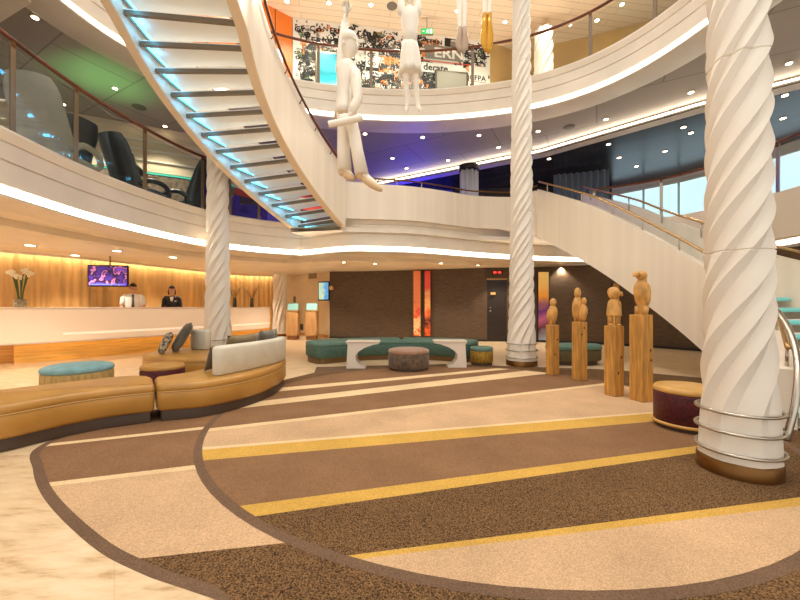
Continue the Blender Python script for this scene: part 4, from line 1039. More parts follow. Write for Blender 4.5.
loft(bm, smooth_secs([(.0,0,.03,.04,.04),(.06,0,.03,.05,.05),(.14,0,.035,.066,.062),(.26,0,.0,.078,.078),(.36,0,-.005,.07,.07),(.42,0,.02,.052,.05),(.45,0,.025,.04,.04)], 4), 18, R, c)
ball(bm, c+R @ Vector((0,.01,.48)), (.06,.07,.06), 16, R); tube(bm, [c+R @ Vector((0,-.06,.485)), c+R @ Vector((0,-.12,.49)), c+R @ Vector((0,-.15,.465))], [.032,.028,.01], 8)
for q in (-1,1):
    ball(bm, c+R @ Vector((q*.066,.03,.25)), (.02,.05,.13), 12, R); ball(bm, c+R @ Vector((q*.05,-.06,.49)), .012, 8)
    tube(bm, [c+R @ Vector((q*.05,0,0)), c+R @ Vector((q*.05,.02,.1))], [.028,.034], 8)
obj('carved_bird', bm, WOOD2, t, True)
# ================================================================== PEOPLE
SKIN = mat('skin', (206,150,116), .5); HAIRD = mat('dark_hair', (28,20,18), .45); SHIRT = mat('white_shirt', (236,232,226), .6); NAVY = mat('black_jacket', (26,24,30), .55)
TROU = mat('dark_trousers', (30,30,36), .6); TIE = mat('grey_tie', (84,80,84), .5)
def body(loc, rz, h, pose, female=False, hs=1.0):
    R = Matrix.Rotation(rz,3,'Z'); k = h/1.75; L0 = Vector(loc)
    T = lambda v: L0+R @ (Vector(v)*k)
    sw = .165 if female else .185
    J = {'pelvis':((0,0,.96),(.135,.1)),'waist':((0,0,1.12),(.12,.09)),'chest':((0,0,1.3),(.15,.105)),'neckb':((0,.01,1.46),(.06,.06)),'neck':((0,0,1.54),(.05,.05)),
         'sl':((-sw,0,1.42),.058),'sr':((sw,0,1.42),.058),'hl':((-.09,0,.92),.09),'hr':((.09,0,.92),.09),'kl':((-.1,-.01,.5),.062),'kr':((.1,-.01,.5),.062),
         'al':((-.1,.02,.09),.042),'ar':((.1,.02,.09),.042),'tl':((-.11,-.14,.04),.036),'tr':((.11,-.14,.04),.036),
         'el':(pose['el'],.042),'er':(pose['er'],.042),'wl':(pose['wl'],.03),'wr':(pose['wr'],.03)}
    E = [('pelvis','waist'),('waist','chest'),('chest','neckb'),('neckb','neck'),('chest','sl'),('chest','sr'),('sl','el'),('sr','er'),('el','wl'),('er','wr'),
         ('pelvis','hl'),('pelvis','hr'),('hl','kl'),('hr','kr'),('kl','al'),('kr','ar'),('al','tl'),('ar','tr')]
    J2 = {a: (T(v), tuple(x*k for x in r) if isinstance(r, tuple) else r*k) for a, (v, r) in J.items()}
    bm = skin(J2, E, 'pelvis', 2)
    HR = R @ Matrix.Rotation(pose.get('turn',0),3,'Z') @ Matrix.Rotation(pose.get('nod',.25),3,'X')
    hc = T((0,-.03,1.635)); head_geo(bm, hc, k*hs, HR)
    for q, e, w_ in ((-1,'el','wl'),(1,'er','wr')):
        d = T(pose[w_])-T(pose[e]); hand_geo(bm, T(pose[w_]), d, q, k*.95)
    return bm, T, R, HR, hc, k, J2, E
def hair(parent, hc, HR, k, long=False):
    bm = NB(); vs_ = ball(bm, (0,0,0), (.084*k,.101*k,.122*k), 18)
    kill = [v for v in vs_ if (v.co.y < -.035*k and v.co.z < .055*k) or v.co.z < (-.06*k if not long else -.1*k)]
    bmesh.ops.delete(bm, geom=kill, context='VERTS')
    if long:
        ball(bm, (0,.1*k,.0), (.05*k,.045*k,.06*k), 10)
        for q in (-1,1): ball(bm, (q*.072*k,.0,-.05*k), (.022*k,.05*k,.085*k), 10)
    for v in bm.verts: v.co = hc+HR @ (v.co+Vector((0,.006*k,.006*k)))
    return obj('hair', bm, HAIRD, parent, True)
def sleeve(bm, pts, rs): tube(bm, pts, rs, 12)
pose = {'el':(-.235,-.02,1.15),'er':(.235,-.04,1.15),'wl':(-.22,-.24,1.1),'wr':(.2,-.26,1.12),'turn':.35,'nod':.4}
loc = P(133,307,9.55); loc.z = 0
bm, T, R, HR, hc, k, J2, E = body(loc, .62, 1.76, pose, hs=1.1)
man = obj('person', bm, SKIN, None, True, loc=loc); tag(man, 'person in white short-sleeved shirt and tie behind the reception desk', 'person')
bm = NB(); loft(bm, [(z*k,x*k,y*k,rx*k,ry*k) for z,x,y,rx,ry in smooth_secs([(.93,0,0,.165,.125),(1.1,0,0,.16,.12),(1.28,0,0,.185,.13),(1.38,0,.0,.2,.122),(1.425,0,.005,.195,.105),(1.46,0,.01,.14,.085),(1.49,0,.01,.075,.07)],3)], 20, R, loc)
for q, s_, e_ in ((-1,'sl','el'),(1,'sr','er')):
    a, b = J2[s_][0], J2[e_][0]; tube(bm, [a-R@Vector((q*.09,0,-.01)), a-R@Vector((q*.02,0,-.005)), a.lerp(b,.18), a.lerp(b,.5), a.lerp(b,.85)], [.052*k,.066*k,.071*k,.066*k,.062*k], 14)
obj('shirt', bm, SHIRT, man, True)
bm = NB(); tube(bm, [T((0,-.1,1.465)), T((0,-.135,1.39))], [.028,.024], 8); loft(bm, [(.0,0,0,.035,.008),(.30,0,.02,.024,.008)], 8, R, T((0,-.15,1.08))); obj('tie', bm, TIE, man, True)
bm = NB()
for q in (-1,1): tube(bm, [hc+HR@Vector((q*.034+.022*math.cos(a*PI/5),-.095,.012+.017*math.sin(a*PI/5))) for a in range(10)], .004, 5, True)
tube(bm, [hc+HR@Vector((-.013,-.098,.014)), hc+HR@Vector((.013,-.098,.014))], .004, 5)
obj('glasses', bm, BLACK, man, True)
bm = NB()
for q, hp_, kn, an in ((-1,'hl','kl','al'),(1,'hr','kr','ar')): tube(bm, [J2['pelvis'][0]+R@Vector((q*.07,0,.02)), J2[hp_][0], J2[kn][0], J2[an][0]], [.115,.108,.082,.075], 12)
obj('trousers', bm, TROU, man, True); hair(man, hc, HR, k*1.1)
pose = {'el':(-.215,.0,1.14),'er':(.215,-.02,1.14),'wl':(-.16,-.24,1.1),'wr':(.16,-.25,1.1),'turn':.1,'nod':.3}
loc = P(172,307,10.35); loc.z = 0
bm, T, R, HR, hc, k, J2, E = body(loc, .5, 1.74, pose, True, 1.1)
wom = obj('person', bm, SKIN, None, True, loc=loc); tag(wom, 'person in black jacket over white blouse with dark tied-back hair behind the desk', 'person')
bm = NB(); loft(bm, [(z*k,x*k,y*k,rx*k,ry*k) for z,x,y,rx,ry in smooth_secs([(.84,0,0,.175,.13),(1.0,0,0,.16,.12),(1.12,0,0,.14,.11),(1.28,0,-.01,.165,.14),(1.37,0,.0,.178,.118),(1.42,0,.006,.172,.1),(1.455,0,.012,.12,.08),(1.48,0,.015,.072,.066)],3)], 20, R, loc)
for q, s_, e_, w_ in ((-1,'sl','el','wl'),(1,'sr','er','wr')):
    a, b, c = J2[s_][0], J2[e_][0], J2[w_][0]; tube(bm, [a-R@Vector((q*.08,0,-.01)), a-R@Vector((q*.02,0,-.005)), a.lerp(b,.18), a.lerp(b,.6), b, b.lerp(c,.5), b.lerp(c,.95)], [.048,.06,.064,.056,.052,.047,.043], 14)
obj('jacket', bm, NAVY, wom, True)
bm = NB(); loft(bm, [(0,0,0,.012,.012),(.1,0,-.01,.036,.012),(.17,0,.02,.05,.02)], 10, R, T((0,-.128,1.28))); obj('blouse', bm, SHIRT, wom, True)
bm = NB(); box(bm, T((.09,-.135,1.33)), (.05,.012,.02), .5); obj('name_badge', bm, mat('badge_silver', (220,214,200), .3, .4), wom)
bm = NB(); loft(bm, [(z*k,x*k,y*k,rx*k,ry*k) for z,x,y,rx,ry in [(.48,0,0,.17,.14),(.7,0,0,.185,.15),(.9,0,0,.17,.13),(.98,0,0,.15,.115)]], 18, R, loc); obj('skirt', bm, TROU, wom, True); hair(wom, hc, HR, k*1.1, True)
# ================================================================== HANGING SCULPTURES
SCUL = mat('sculpture_white', (242,234,220), .55, bump=.08, scale=40)
def rope(label, pts, r=.012, group=None):
    bm = NB(); tube(bm, pts, r, 8); o = obj('hanging_rope', bm, mat('white_rope', (226,216,200), .7), None, True, loc=pts[0]); tag(o, label, 'rope', group); return o
D0 = 3.72
def J(x, y, dy=0): return P(x, y, D0+dy)
# --- man in a suit
js = {'pelvis':(J(347,119),(.1,.09)),'waist':(J(346,100),(.09,.085)),'chest':(J(347,80),(.1,.1)),'neckb':(J(348,66),.055),'neck':(J(349,60),.048),
 'sl':(J(341,70,.11),.052),'sr':(J(355,73,-.11),.055),'el':(J(343,40,.14),.04),'wl':(J(346,14,.1),.03),'er':(J(358,99,-.16),.042),'wr':(J(349,116,-.2),.03),
 'hl':(J(343,124,.05),.075),'hr':(J(352,124,-.05),.075),'kl':(J(343,150,.06),.055),'kr':(J(358,151,-.06),.055),'al':(J(345,170,.06),.04),'ar':(J(363,174,-.06),.04),'tl':(J(352,176,-.0),.03),'tr':(J(378,187,-.12),.03)}
E = [('pelvis','waist'),('waist','chest'),('chest','neckb'),('neckb','neck'),('chest','sl'),('chest','sr'),('sl','el'),('sr','er'),('el','wl'),('er','wr'),('pelvis','hl'),('pelvis','hr'),('hl','kl'),('hr','kr'),('kl','al'),('kr','ar'),('al','tl'),('ar','tr')]
bm = skin(js, E, 'pelvis', 2)
HR = Matrix.Rotation(.95,3,'Z') @ Matrix.Rotation(.2,3,'X')
head_geo(bm, J(350,46.5), 1.05, HR)
hand_geo(bm, J(346,14,.1), (0,.0,1), -1, 1, 2.3); hand_geo(bm, J(349,116,-.2), (-.7,-.1,-.25), 1, 1, 1.0)
m_ = obj('hanging_figure', bm, SCUL, None, True, loc=J(347,119)); tag(m_, 'white hanging sculpture of a man in a suit gripping a rope overhead', 'sculpture')
ov = lambda x0, x1, y, ry, dy=0: (J((x0+x1)/2, y, dy), (x1-x0)/2*D0/F, ry)
def stack(bm, rows, n=20):
    rg = []
    for c, rx, ry in rows: rg.append([bm.verts.new(c+Vector((rx*math.cos(2*PI*k/n), ry*math.sin(2*PI*k/n), 0))) for k in range(n)])
    for a, b in zip(rg, rg[1:]):
        for k in range(n): bm.faces.new((a[k], a[(k+1)%n], b[(k+1)%n], b[k]))
    bm.faces.new(rg[0]); bm.faces.new(rg[-1])
bm = NB(); stack(bm, [ov(344,353,62,.06),ov(339,357,67,.13),ov(337,357.5,74,.16),ov(337,356.5,88,.14),ov(337,356,98,.125),ov(335.5,356.5,110,.14),ov(334,357.5,118.5,.16),ov(335,356.5,118,.15)])
a, b, c = J(355,73,-.12), J(358,99,-.17), J(350,114,-.205); tube(bm, [J(352,70,-.07), a, a.lerp(b,.5), b, b.lerp(c,.5), b.lerp(c,.9)], [.05,.058,.052,.05,.044,.04], 12)
a, b = J(341,70,.11), J(343,40,.14); tube(bm, [J(345,73,.05), a, a.lerp(b,.5), b, J(345,22,.12)], [.055,.06,.052,.047,.038], 12)
obj('jacket', bm, SCUL, m_, True)
bm = NB()
for q, dy in ((-1,-.06),(1,-.1)): tube(bm, [J(352,64,dy-.06), J(353.5,76,-.175), J(351,88,-.165), J(350,117,-.172)], [.012,.02,.014,.01], 6)
obj('lapel', bm, SCUL, m_, True)
bm = NB(); stack(bm, [ov(337.5,350,116,.1,.04),ov(337.5,350.5,130,.1,.055),ov(337,350,150,.085,.06),ov(337.5,352,171,.1,.06)], 16)
stack(bm, [ov(345,356.5,116,.1,-.04),ov(347,359,130,.1,-.055),ov(351,363,150,.085,-.06),ov(355,369,175,.1,-.06)], 16)
obj('trousers', bm, SCUL, m_, True)
bm = NB()
for a, b in ((J(343,173,.06), J(354,178.5,-.03)), (J(361,177,-.06), J(381,190,-.14))):
    d = b-a; qn = d.to_track_quat('X','Z').to_matrix(); ball(bm, a.lerp(b,.5), (d.length/2+.02,.045,.04), 14, qn)
    ball(bm, a+Vector((0,0,.01)), (.05,.045,.045), 12)
obj('shoes', bm, mat('sculpture_shoe', (214,184,146), .5), m_, True)
bm = NB(); stack(bm, [(J(350,44.5), .088,.1),(J(350,40), .088,.105),(J(349.5,36), .075,.092),(J(349,33.6), .04,.05)], 18); obj('cap', bm, SCUL, m_, True)
bm = NB(); tube(bm, [J(328.5,124.5,-.28), J(345,121.5,-.26), J(362.5,117.5,-.24)], [.032,.034,.03], 14); o = obj('paper_roll', bm, SCUL, None, 50, loc=J(345,121,-.26)); tag(o, 'white rolled paper held at the waist of the hanging man', 'paper roll')
rope('white rope gripped by the hanging man in a suit', [J(347,16,.075), J(347.5,-10,.07), J(348,-120,.07)], .012)
# --- woman in a skirt
D0 = 5.72
js = {'pelvis':(J(410,47),(.13,.1)),'waist':(J(410,34),(.1,.085)),'chest':(J(409.5,20),(.13,.1)),'neckb':(J(409.5,9),.055),'neck':(J(409.5,4.5),.045),
 'sl':(J(401,13),.05),'sr':(J(418,13),.05),'el':(J(401.5,-6,-.05),.04),'er':(J(417,-6,-.05),.04),'wl':(J(408,-20,-.02),.028),'wr':(J(412,-23,-.02),.028),
 'hl':(J(405,52),.08),'hr':(J(415,52),.08),'kl':(J(406,78),.055),'kr':(J(415.5,78),.055),'al':(J(407.5,103),.033),'ar':(J(417.5,102),.033),'tl':(J(406.5,110.5,-.06),.026),'tr':(J(419.5,109.5,-.06),.026)}
bm = skin(js, E, 'pelvis', 2); head_geo(bm, J(409.5,-3), 1.0, Matrix.Rotation(.15,3,'Z'))
hand_geo(bm, J(408,-20,-.02), (.1,0,1), -1, .95, 1.2); hand_geo(bm, J(412,-23,-.02), (-.05,0,1), 1, .95, 1.2)
for a, b in ((J(407.5,104), J(406.5,111,-.06)), (J(417.5,103), J(419.5,110,-.06))):
    d = b-a; ball(bm, a.lerp(b,.6), (d.length/2+.02,.036,.03), 12, d.to_track_quat('X','Z').to_matrix())
wv = obj('hanging_figure', bm, SCUL, None, True, loc=J(410,47)); tag(wv, 'white hanging sculpture of a barefoot woman in a skirt with raised arms', 'sculpture')
bm = NB(); rows = []; n = 40
for x0, x1, y, ry, am in ((402,417.5,43,.12,0),(401,419,50,.15,.004),(400,420.5,60,.17,.006),(399.5,421.5,70,.18,.01),(399,422,74.5,.19,.013)):
    c = J((x0+x1)/2, y); rx = (x1-x0)/2*D0/F
    rows.append([bm.verts.new(c+Vector((math.cos(2*PI*k/n)*(rx+am*math.cos(9*2*PI*k/n)), math.sin(2*PI*k/n)*(ry+am*math.cos(9*2*PI*k/n)), am*.6*math.cos(9*2*PI*k/n)))) for k in range(n)])
for a, b in zip(rows, rows[1:]):
    for k in range(n): bm.faces.new((a[k], a[(k+1)%n], b[(k+1)%n], b[k]))
bm.faces.new(rows[0]); bm.faces.new(rows[-1]); obj('skirt', bm, SCUL, wv, True)
bm = NB(); stack(bm, [ov(406,413,8,.07),ov(401,418.5,12,.12),ov(401,418.5,22,.14),ov(403,416.5,34,.115),ov(402,418,45,.13)])
for a, b in ((J(401,13), J(401.5,-6,-.05)), (J(418,13), J(417,-6,-.05))): tube(bm, [a.lerp(J(409.5,16),.35), a, a.lerp(b,.6)], [.055,.064,.056], 10)
obj('blouse', bm, SCUL, wv, True)
bm = NB(); ball(bm, J(409.5,-5,.02), (.088,.1,.105), 14); ball(bm, J(409.5,-6,.13), (.05,.05,.05), 10); obj('hair', bm, SCUL, wv, True)
rope('white rope held by the hanging woman in the skirt', [J(410.5,-22,-.03), J(410.5,-140,-.03)], .012)
# --- two divers further back, only their legs and pointed fins reach into view
def diver(label, x, D, yfin, ytip, fin_m, rl):
    global D0
    D0 = D; k = D/F
    js = {'pelvis':(J(x,yfin-64),(.13,.1)),'waist':(J(x,yfin-78),(.11,.09)),'chest':(J(x,yfin-92),(.14,.1)),'neckb':(J(x,yfin-104),.055),'neck':(J(x,yfin-108),.045),
     'sl':(J(x-10,yfin-100),.05),'sr':(J(x+10,yfin-100),.05),'el':(J(x-9,yfin-119),.04),'er':(J(x+9,yfin-119),.04),'wl':(J(x-2,yfin-134),.028),'wr':(J(x+2,yfin-136),.028),
     'hl':(J(x-3.6,yfin-58),.075),'hr':(J(x+3.6,yfin-58),.075),'kl':(J(x-2.6,yfin-30),.055),'kr':(J(x+2.6,yfin-29),.055),'al':(J(x-2.2,yfin-4),.036),'ar':(J(x+2.4,yfin-3),.036),'tl':(J(x-2.4,yfin+4,-.02),.03),'tr':(J(x+2.4,yfin+5,-.02),.03)}
    bm = skin(js, E, 'pelvis', 2); head_geo(bm, J(x,yfin-116), 1.0); hand_geo(bm, J(x-2,yfin-134), (.1,0,1), -1, .95, 1.2); hand_geo(bm, J(x+2,yfin-136), (-.1,0,1), 1, .95, 1.2)
    o = obj('hanging_figure', bm, SCUL, None, True, loc=J(x,yfin-64)); tag(o, label, 'sculpture')
    for q in (-1,1):
        bm = NB(); L = ytip-yfin
        stack(bm, [(J(x+q*2.4,yfin-3), 2.4*k,.05),(J(x+q*2.5,yfin+L*.2,-.01), 2.6*k,.045),(J(x+q*3.1,yfin+L*.5,-.03), 3.5*k,.03),(J(x+q*2.8,yfin+L*.75,-.04), 3.3*k,.018),(J(x+q*1.2,ytip+q,-.05), 1.2*k,.012)], 14)
        obj('swim_fin', bm, fin_m, o, True)
    rope(rl, [J(x,yfin-136,-.02), J(x,yfin-152,-.02)], .01)
diver('hanging white figure whose pointed grey fins reach into view', 462, 6.3, 31, 53, mat('grey_fin', (176,150,128), .5), 'rope of the hanging figure with grey fins')
diver('hanging white figure with gold pointed fins, right of the grey-finned one', 487, 6.6, 17, 53, mat('gold_fin', (206,150,46), .3, .5), 'rope of the hanging figure with gold fins')
# ================================================================== LOUNGE ON THE MIDDLE DECK
LNAVY = mat('navy_leather', (46,54,66), .35, var=.05, coat=.2); LGREY = mat('light_grey_leather', (176,170,160), .45, var=.03)
def lounge(label, loc, rz, m, s=1.0):
    """high-backed swivel chair facing local -y"""
    t = thing('lounge_chair', label, 'chair', (0,0,0))
    bm = NB(); lathe(bm, [(.3,0),(.3,.015),(.1,.03),(.04,.06),(.035,.3),(.08,.33)], n=28); obj('pedestal', bm, STEEL, t, 40)
    bm = NB(); rounded_prism(bm, cl([(-.33,-.36),(0,-.4),(.33,-.36),(.36,0),(.32,.28),(0,.33),(-.32,.28),(-.36,0)],4), .33, .47, .06, 4, .03); obj('seat', bm, m, t, 60)
    bm = NB(); rows = []
    for j in range(11):
        z = .42+j/10*.92; y = .3+.28*(j/10)**1.2; w_ = .37-.05*(j/10)-.06*max(0,(j-8)/2)**2; a = []; b = []
        for i in range(13):
            u = i/12*2-1; yy = y-.14*abs(u)**2.5*(1-.5*j/10); a.append(bm.verts.new((u*w_, yy-.05*(1-u**6), z))); b.append(bm.verts.new((u*w_, yy+.05*(1-u**6)+.004, z)))
        rows.append(a+b[::-1])
    for a, b in zip(rows, rows[1:]):
        n = len(a)
        for k in range(n): bm.faces.new((a[k], a[(k+1)%n], b[(k+1)%n], b[k]))
    bm.faces.new(rows[0][::-1]); bm.faces.new(rows[-1]); obj('backrest', bm, m, t, 60)
    for q in (-1,1):
        bm = NB(); tube(bm, catmull([(q*.36,.26,.5),(q*.4,.1,.62),(q*.41,-.18,.62),(q*.38,-.32,.5),(q*.33,-.3,.42)], 5), .045, 10); obj('armrest', bm, m, t, True)
    t.location = loc; t.rotation_euler = (0,0,rz); t.scale = (s,s,s); WLOC[t.name] = Vector(loc)
    return t
def L2(x, D): return Vector(((x-400)*D/F, D, Z2))
c1 = lounge('light grey high-backed lounge chair, leftmost behind the balcony glass', Vector((-5.62,5.9,Z2)), math.radians(190), LGREY, 1.12)
c2 = lounge('dark navy lounge chair second from the left behind the balcony glass', Vector((-6.42,6.72,Z2)), math.radians(-100), LNAVY, 1.12)
c3 = dup(c2, Vector((-5.6,7.72,Z2)), math.radians(163), 'navy high-backed lounge chair turned away, middle of the balcony chairs')
c4 = dup(c2, Vector((-5.05,8.65,Z2)), math.radians(-100), 'dark lounge chair in profile by the left column on the balcony')
# person sitting in the middle chair: only hands and knees pass the chair
def seated(label, loc, rz):
    R = Matrix.Rotation(rz,3,'Z'); L0 = Vector(loc); T = lambda v: L0+R @ Vector(v)
    js = {'pelvis':(T((0,.12,.56)),(.13,.11)),'waist':(T((0,.17,.72)),(.12,.1)),'chest':(T((0,.22,.9)),(.15,.11)),'neckb':(T((0,.24,1.05)),.055),'neck':(T((0,.23,1.12)),.048),
      'sl':(T((-.18,.22,1.0)),.055),'sr':(T((.18,.22,1.0)),.055),'el':(T((-.25,.02,.82)),.042),'er':(T((.25,.02,.82)),.042),'wl':(T((-.15,-.2,.9)),.03),'wr':(T((.2,-.24,.78)),.03),
      'hl':(T((-.09,.08,.56)),.09),'hr':(T((.09,.08,.56)),.09),'kl':(T((-.12,-.38,.58)),.062),'kr':(T((.12,-.38,.58)),.062),'al':(T((-.12,-.42,.1)),.04),'ar':(T((.12,-.42,.1)),.04),'tl':(T((-.12,-.58,.04)),.034),'tr':(T((.12,-.58,.04)),.034)}
    bm = skin(js, E, 'pelvis', 2); HR = R @ Matrix.Rotation(.3,3,'X'); hc = T((0,.2,1.21)); head_geo(bm, hc, 1, HR)
    hand_geo(bm, js['wl'][0], js['wl'][0]-js['el'][0], -1); hand_geo(bm, js['wr'][0], js['wr'][0]-js['er'][0], 1)
    o = obj('person', bm, SKIN, None, True, loc=loc); tag(o, label, 'person')
    bm = NB(); tube(bm, [T((0,.12,.54)), T((0,.17,.72)), T((0,.22,.9)), T((0,.24,1.02))], [.16,.15,.17,.09], 14)
    for s_, e_ in (('sl','el'),('sr','er')): tube(bm, [T((0,.22,.98)), js[s_][0], js[e_][0]], [.06,.068,.055], 10)
    obj('shirt', bm, mat('dark_shirt', (40,40,46), .6), o, True)
    bm = NB()
    for h_, k_, a_ in (('hl','kl','al'),('hr','kr','ar')): tube(bm, [js[h_][0], js[k_][0], js[a_][0]], [.1,.08,.06], 10)
    obj('trousers', bm, mat('blue_trousers', (52,66,96), .7), o, True); hair(o, hc, HR, 1)
seated('person in dark clothes seated on the balcony, hands showing past a chair', Vector((-5.6,7.72,Z2)), math.radians(160))
# purple tub chairs by the striped wall
PUR = mat('violet_fabric', (92,70,200), .6)
def tub(label, loc, rz):
    t = thing('tub_chair', label, 'chair', (0,0,0))
    bm = NB(); rounded_prism(bm, cl([(-.3,-.3),(.3,-.3),(.33,.1),(.2,.3),(-.2,.3),(-.33,.1)],4), .2, .46, .05, 4, .02); obj('seat', bm, PUR, t, 60)
    bm = NB(); p = catmull([Vector(v) for v in ((-.36,-.28,0),(-.38,.05,0),(-.25,.33,0),(0,.4,0),(.25,.33,0),(.38,.05,0),(.36,-.28,0))], 5); rounded_prism(bm, band(p,.05,.05), .12, .86, .03, 3, .02); obj('backrest', bm, PUR, t, 60)
    for x in (-.25,.25):
        for y in (-.22,.25):
            bm = NB(); tube(bm, [(x,y,0),(x*.9,y*.9,.22)], .02, 8); obj('leg', bm, DSTEEL, t, True)
    t.location = loc; t.rotation_euler = (0,0,rz); WLOC[t.name] = Vector(loc); return t
tb = tub('violet tub chair on the middle deck just right of the left column', Vector((-4.05,9.45,Z2)), .9)
dup(tb, L2(282,10.65), -.5, 'violet tub chair on the middle deck below the floating staircase')
bm = NB(); c = Vector((-3.85,10.1,Z2)); lathe(bm, [(.16,0),(.16,.02),(.035,.05),(.035,.86),(.22,.88),(.22,.92)], c, 28); o = obj('cafe_table', bm, mat('dark_table', (60,48,40), .35), None, 40, loc=c); tag(o, 'dark round table between the violet tub chairs', 'table')
bm = NB(); ball(bm, c+Vector((-.05,-.05,.955)), (.05,.05,.04), 12); bmesh.ops.translate(bm, verts=bm.verts, vec=(0,0,0)); o = obj('bowl', bm, mat('orange_bowl', (226,96,40), .4), None, True, loc=c+Vector((-.05,-.05,.92))); tag(o, 'small orange bowl on the dark round table', 'bowl')
# curtains on the middle deck
def pleats(label, pts, z0, z1, m, f=30, amp=.05):
    p = catmull([Vector(v) for v in pts], 40); ns = normals2(p); s = 0; q = []; pv = p[0]
    for i, v in enumerate(p):
        s += (v-pv).length; pv = v; q.append(v+ns[i]*amp*math.sin(s*f))
    bm = NB(); sweep(bm, q, [(0,z0),(0,z1),(.012,z1),(.012,z0)], True, True); o = obj('pleated_curtain', bm, m, None, True, loc=(p[len(p)//2].x,p[len(p)//2].y,z0)); tag(o, label, 'curtain')
a = (469-400)*10.8/F
pleats('gathered white curtain glowing on the middle deck, left of the middle column', [(a-.26,10.85,0),(a-.13,10.68,0),(a+.13,10.68,0),(a+.26,10.85,0)], Z2, Z2+2.16, mat('silver_white_curtain', (206,206,214), .4, sheen=.3), 42, .045)
bm = NB(); lathe(bm, [(.3,0),(.3,.14)], (a,10.82,Z2+2.16), 28); o = obj('curtain_header', bm, BLACK, None, 40, loc=(a,10.82,Z2+2.16)); tag(o, 'round black header holding the gathered white curtain', 'curtain rail')
pleats('blue-grey pleated curtain on the middle deck above the sweeping staircase', [(5.0,11.7,0),(5.8,11.5,0),(6.5,11.2,0)], Z2, 5.45, mat('blue_grey_curtain', (112,126,142), .35, sheen=.2), 34, .05)
# ================================================================== TOP DECK
def mural_pt(u, v, o=0): return MA+MURD*u+MURN*o+Vector((0,0,v))
MROT = Matrix((MURD, Vector((0,0,1)), MURN)).transposed()
def txt(s, font={}):
    if s in font: return font[s]
    cu = bpy.data.curves.new('t', 'FONT'); cu.body = s; cu.size = 1; cu.extrude = 0; cu.offset = .028; cu.resolution_u = 2
    o = link(bpy.data.objects.new('t', cu)); dg = bpy.context.evaluated_depsgraph_get(); dg.update()
    me = bpy.data.meshes.new_from_object(o.evaluated_get(dg)); vs_ = [v.co.copy() for v in me.vertices]; fs = [tuple(p.vertices) for p in me.polygons]
    bpy.data.objects.remove(o); bpy.data.curves.remove(cu); bpy.data.meshes.remove(me)
    font[s] = (vs_, fs); return font[s]
def put_text(bm, s, u, v, h, o, mi, rot=0, squeeze=1):
    vs_, fs = txt(s); c, n = math.cos(rot), math.sin(rot); k = h/.7
    new = []
    for p in vs_:
        x, y = p.x*k*squeeze, p.y*k; q = mural_pt(u+x*c-y*n, v+x*n+y*c, o); new.append(bm.verts.new(q))
    for f in fs:
        try: bm.faces.new([new[i] for i in f]).material_index = mi
        except ValueError: pass
def put_rect(bm, u, v, w_, h, o, mi, rot=0):
    c, n = math.cos(rot), math.sin(rot); r = []
    for x, y in ((0,0),(w_,0),(w_,h),(0,h)): r.append(bm.verts.new(mural_pt(u+x*c-y*n, v+x*n+y*c, o)))
    bm.faces.new(r).material_index = mi
mu = thing('lettering_mural', 'black and white lettering collage wall behind the top deck railing', 'mural', mural_pt(MURL/2, Z3B+.7))
bm = NB(); a, b = mural_pt(.02, 6.5, .02), mural_pt(MURL-.02, 6.5, .02); prism(bm, [(a.x,a.y),(b.x,b.y),(b.x-MURN.x*.018,b.y-MURN.y*.018),(a.x-MURN.x*.018,a.y-MURN.y*.018)], 6.5, Z3C-.01)
obj('panel', bm, mat('mural_white', (238,232,222), .6), mu)
MM = [mat('mural_black', (26,22,22), .6), MATS['mural_white'], mat('mural_orange', (222,132,54), .6), mat('mural_grey', (132,124,112), .6), mat('mural_red', (206,70,44), .6), mat('mural_green', (104,128,84), .6)]
bm = NB(); rnd = random.Random(11)
FR = ['ERN','EFRN','CF','PA','Co','ca','derate','co','E','R','N','P','A','C','F','a','d','e','r','t','o','S','M','g','B']
def clear(u, v): return any(x0 < u < x1 and y0 < v < y1 for x0, x1, y0, y1 in ((3.6,5.0,7.95,8.95),))
for k in range(60):                          # coloured and black patches
    u, v = rnd.uniform(.05,MURL-.75), rnd.uniform(7.0,8.85); w_, h = rnd.uniform(.15,.6), rnd.uniform(.06,.28)
    if v+h > Z3C-.04: h = Z3C-.05-v
    put_rect(bm, u, v, w_, h, .0215+.0001*k, rnd.choice([0,0,0,0,0,3,3,0,2]), rnd.uniform(-.08,.08))
for k in range(1500):
    s = rnd.choice(FR); h = rnd.choice([.05,.06,.08,.1,.12,.15,.19]); u, v = rnd.uniform(.05,MURL-.1-.75*h*len(s)), rnd.uniform(7.1,Z3C-.06-h)
    if clear(u+.1*h*len(s), v): continue
    rot = rnd.choice([0,0,0,.0,PI/2,-.3,.25,.8]); mi = rnd.choice([0]*16+[1,1,1,1,1,3,2,5])
    if rot > 1 and v+h*len(s) > Z3C-.1: rot = 0
    if rot > .5 and u < .3: rot = 0
    put_text(bm, s, u, v, h, .0295+.000005*k, mi, rot, rnd.uniform(.85,1.3))
put_rect(bm, 3.72, 8.38, 1.15, .40, .038, 3); put_text(bm, 'ERN', 3.98, 8.45, .27, .0385, 1, 0, 1.25); put_text(bm, 'EFRN', 3.75, 8.82, .12, .0385, 0, 0, 1.2)
put_rect(bm, 3.6, 8.30, 1.55, .03, .0385, 4); put_rect(bm, 3.62, 7.98, 1.2, .28, .038, 1); put_text(bm, 'derate', 3.66, 8.04, .19, .0386, 0, 0, 1.05)
put_rect(bm, 2.0, 7.95, .36, .46, .038, 1); put_text(bm, 'CF', 2.04, 8.22, .14, .0386, 0); put_text(bm, 'Co', 2.04, 8.0, .14, .0386, 0); put_rect(bm, 2.04, 8.17, .2, .015, .0386, 4)
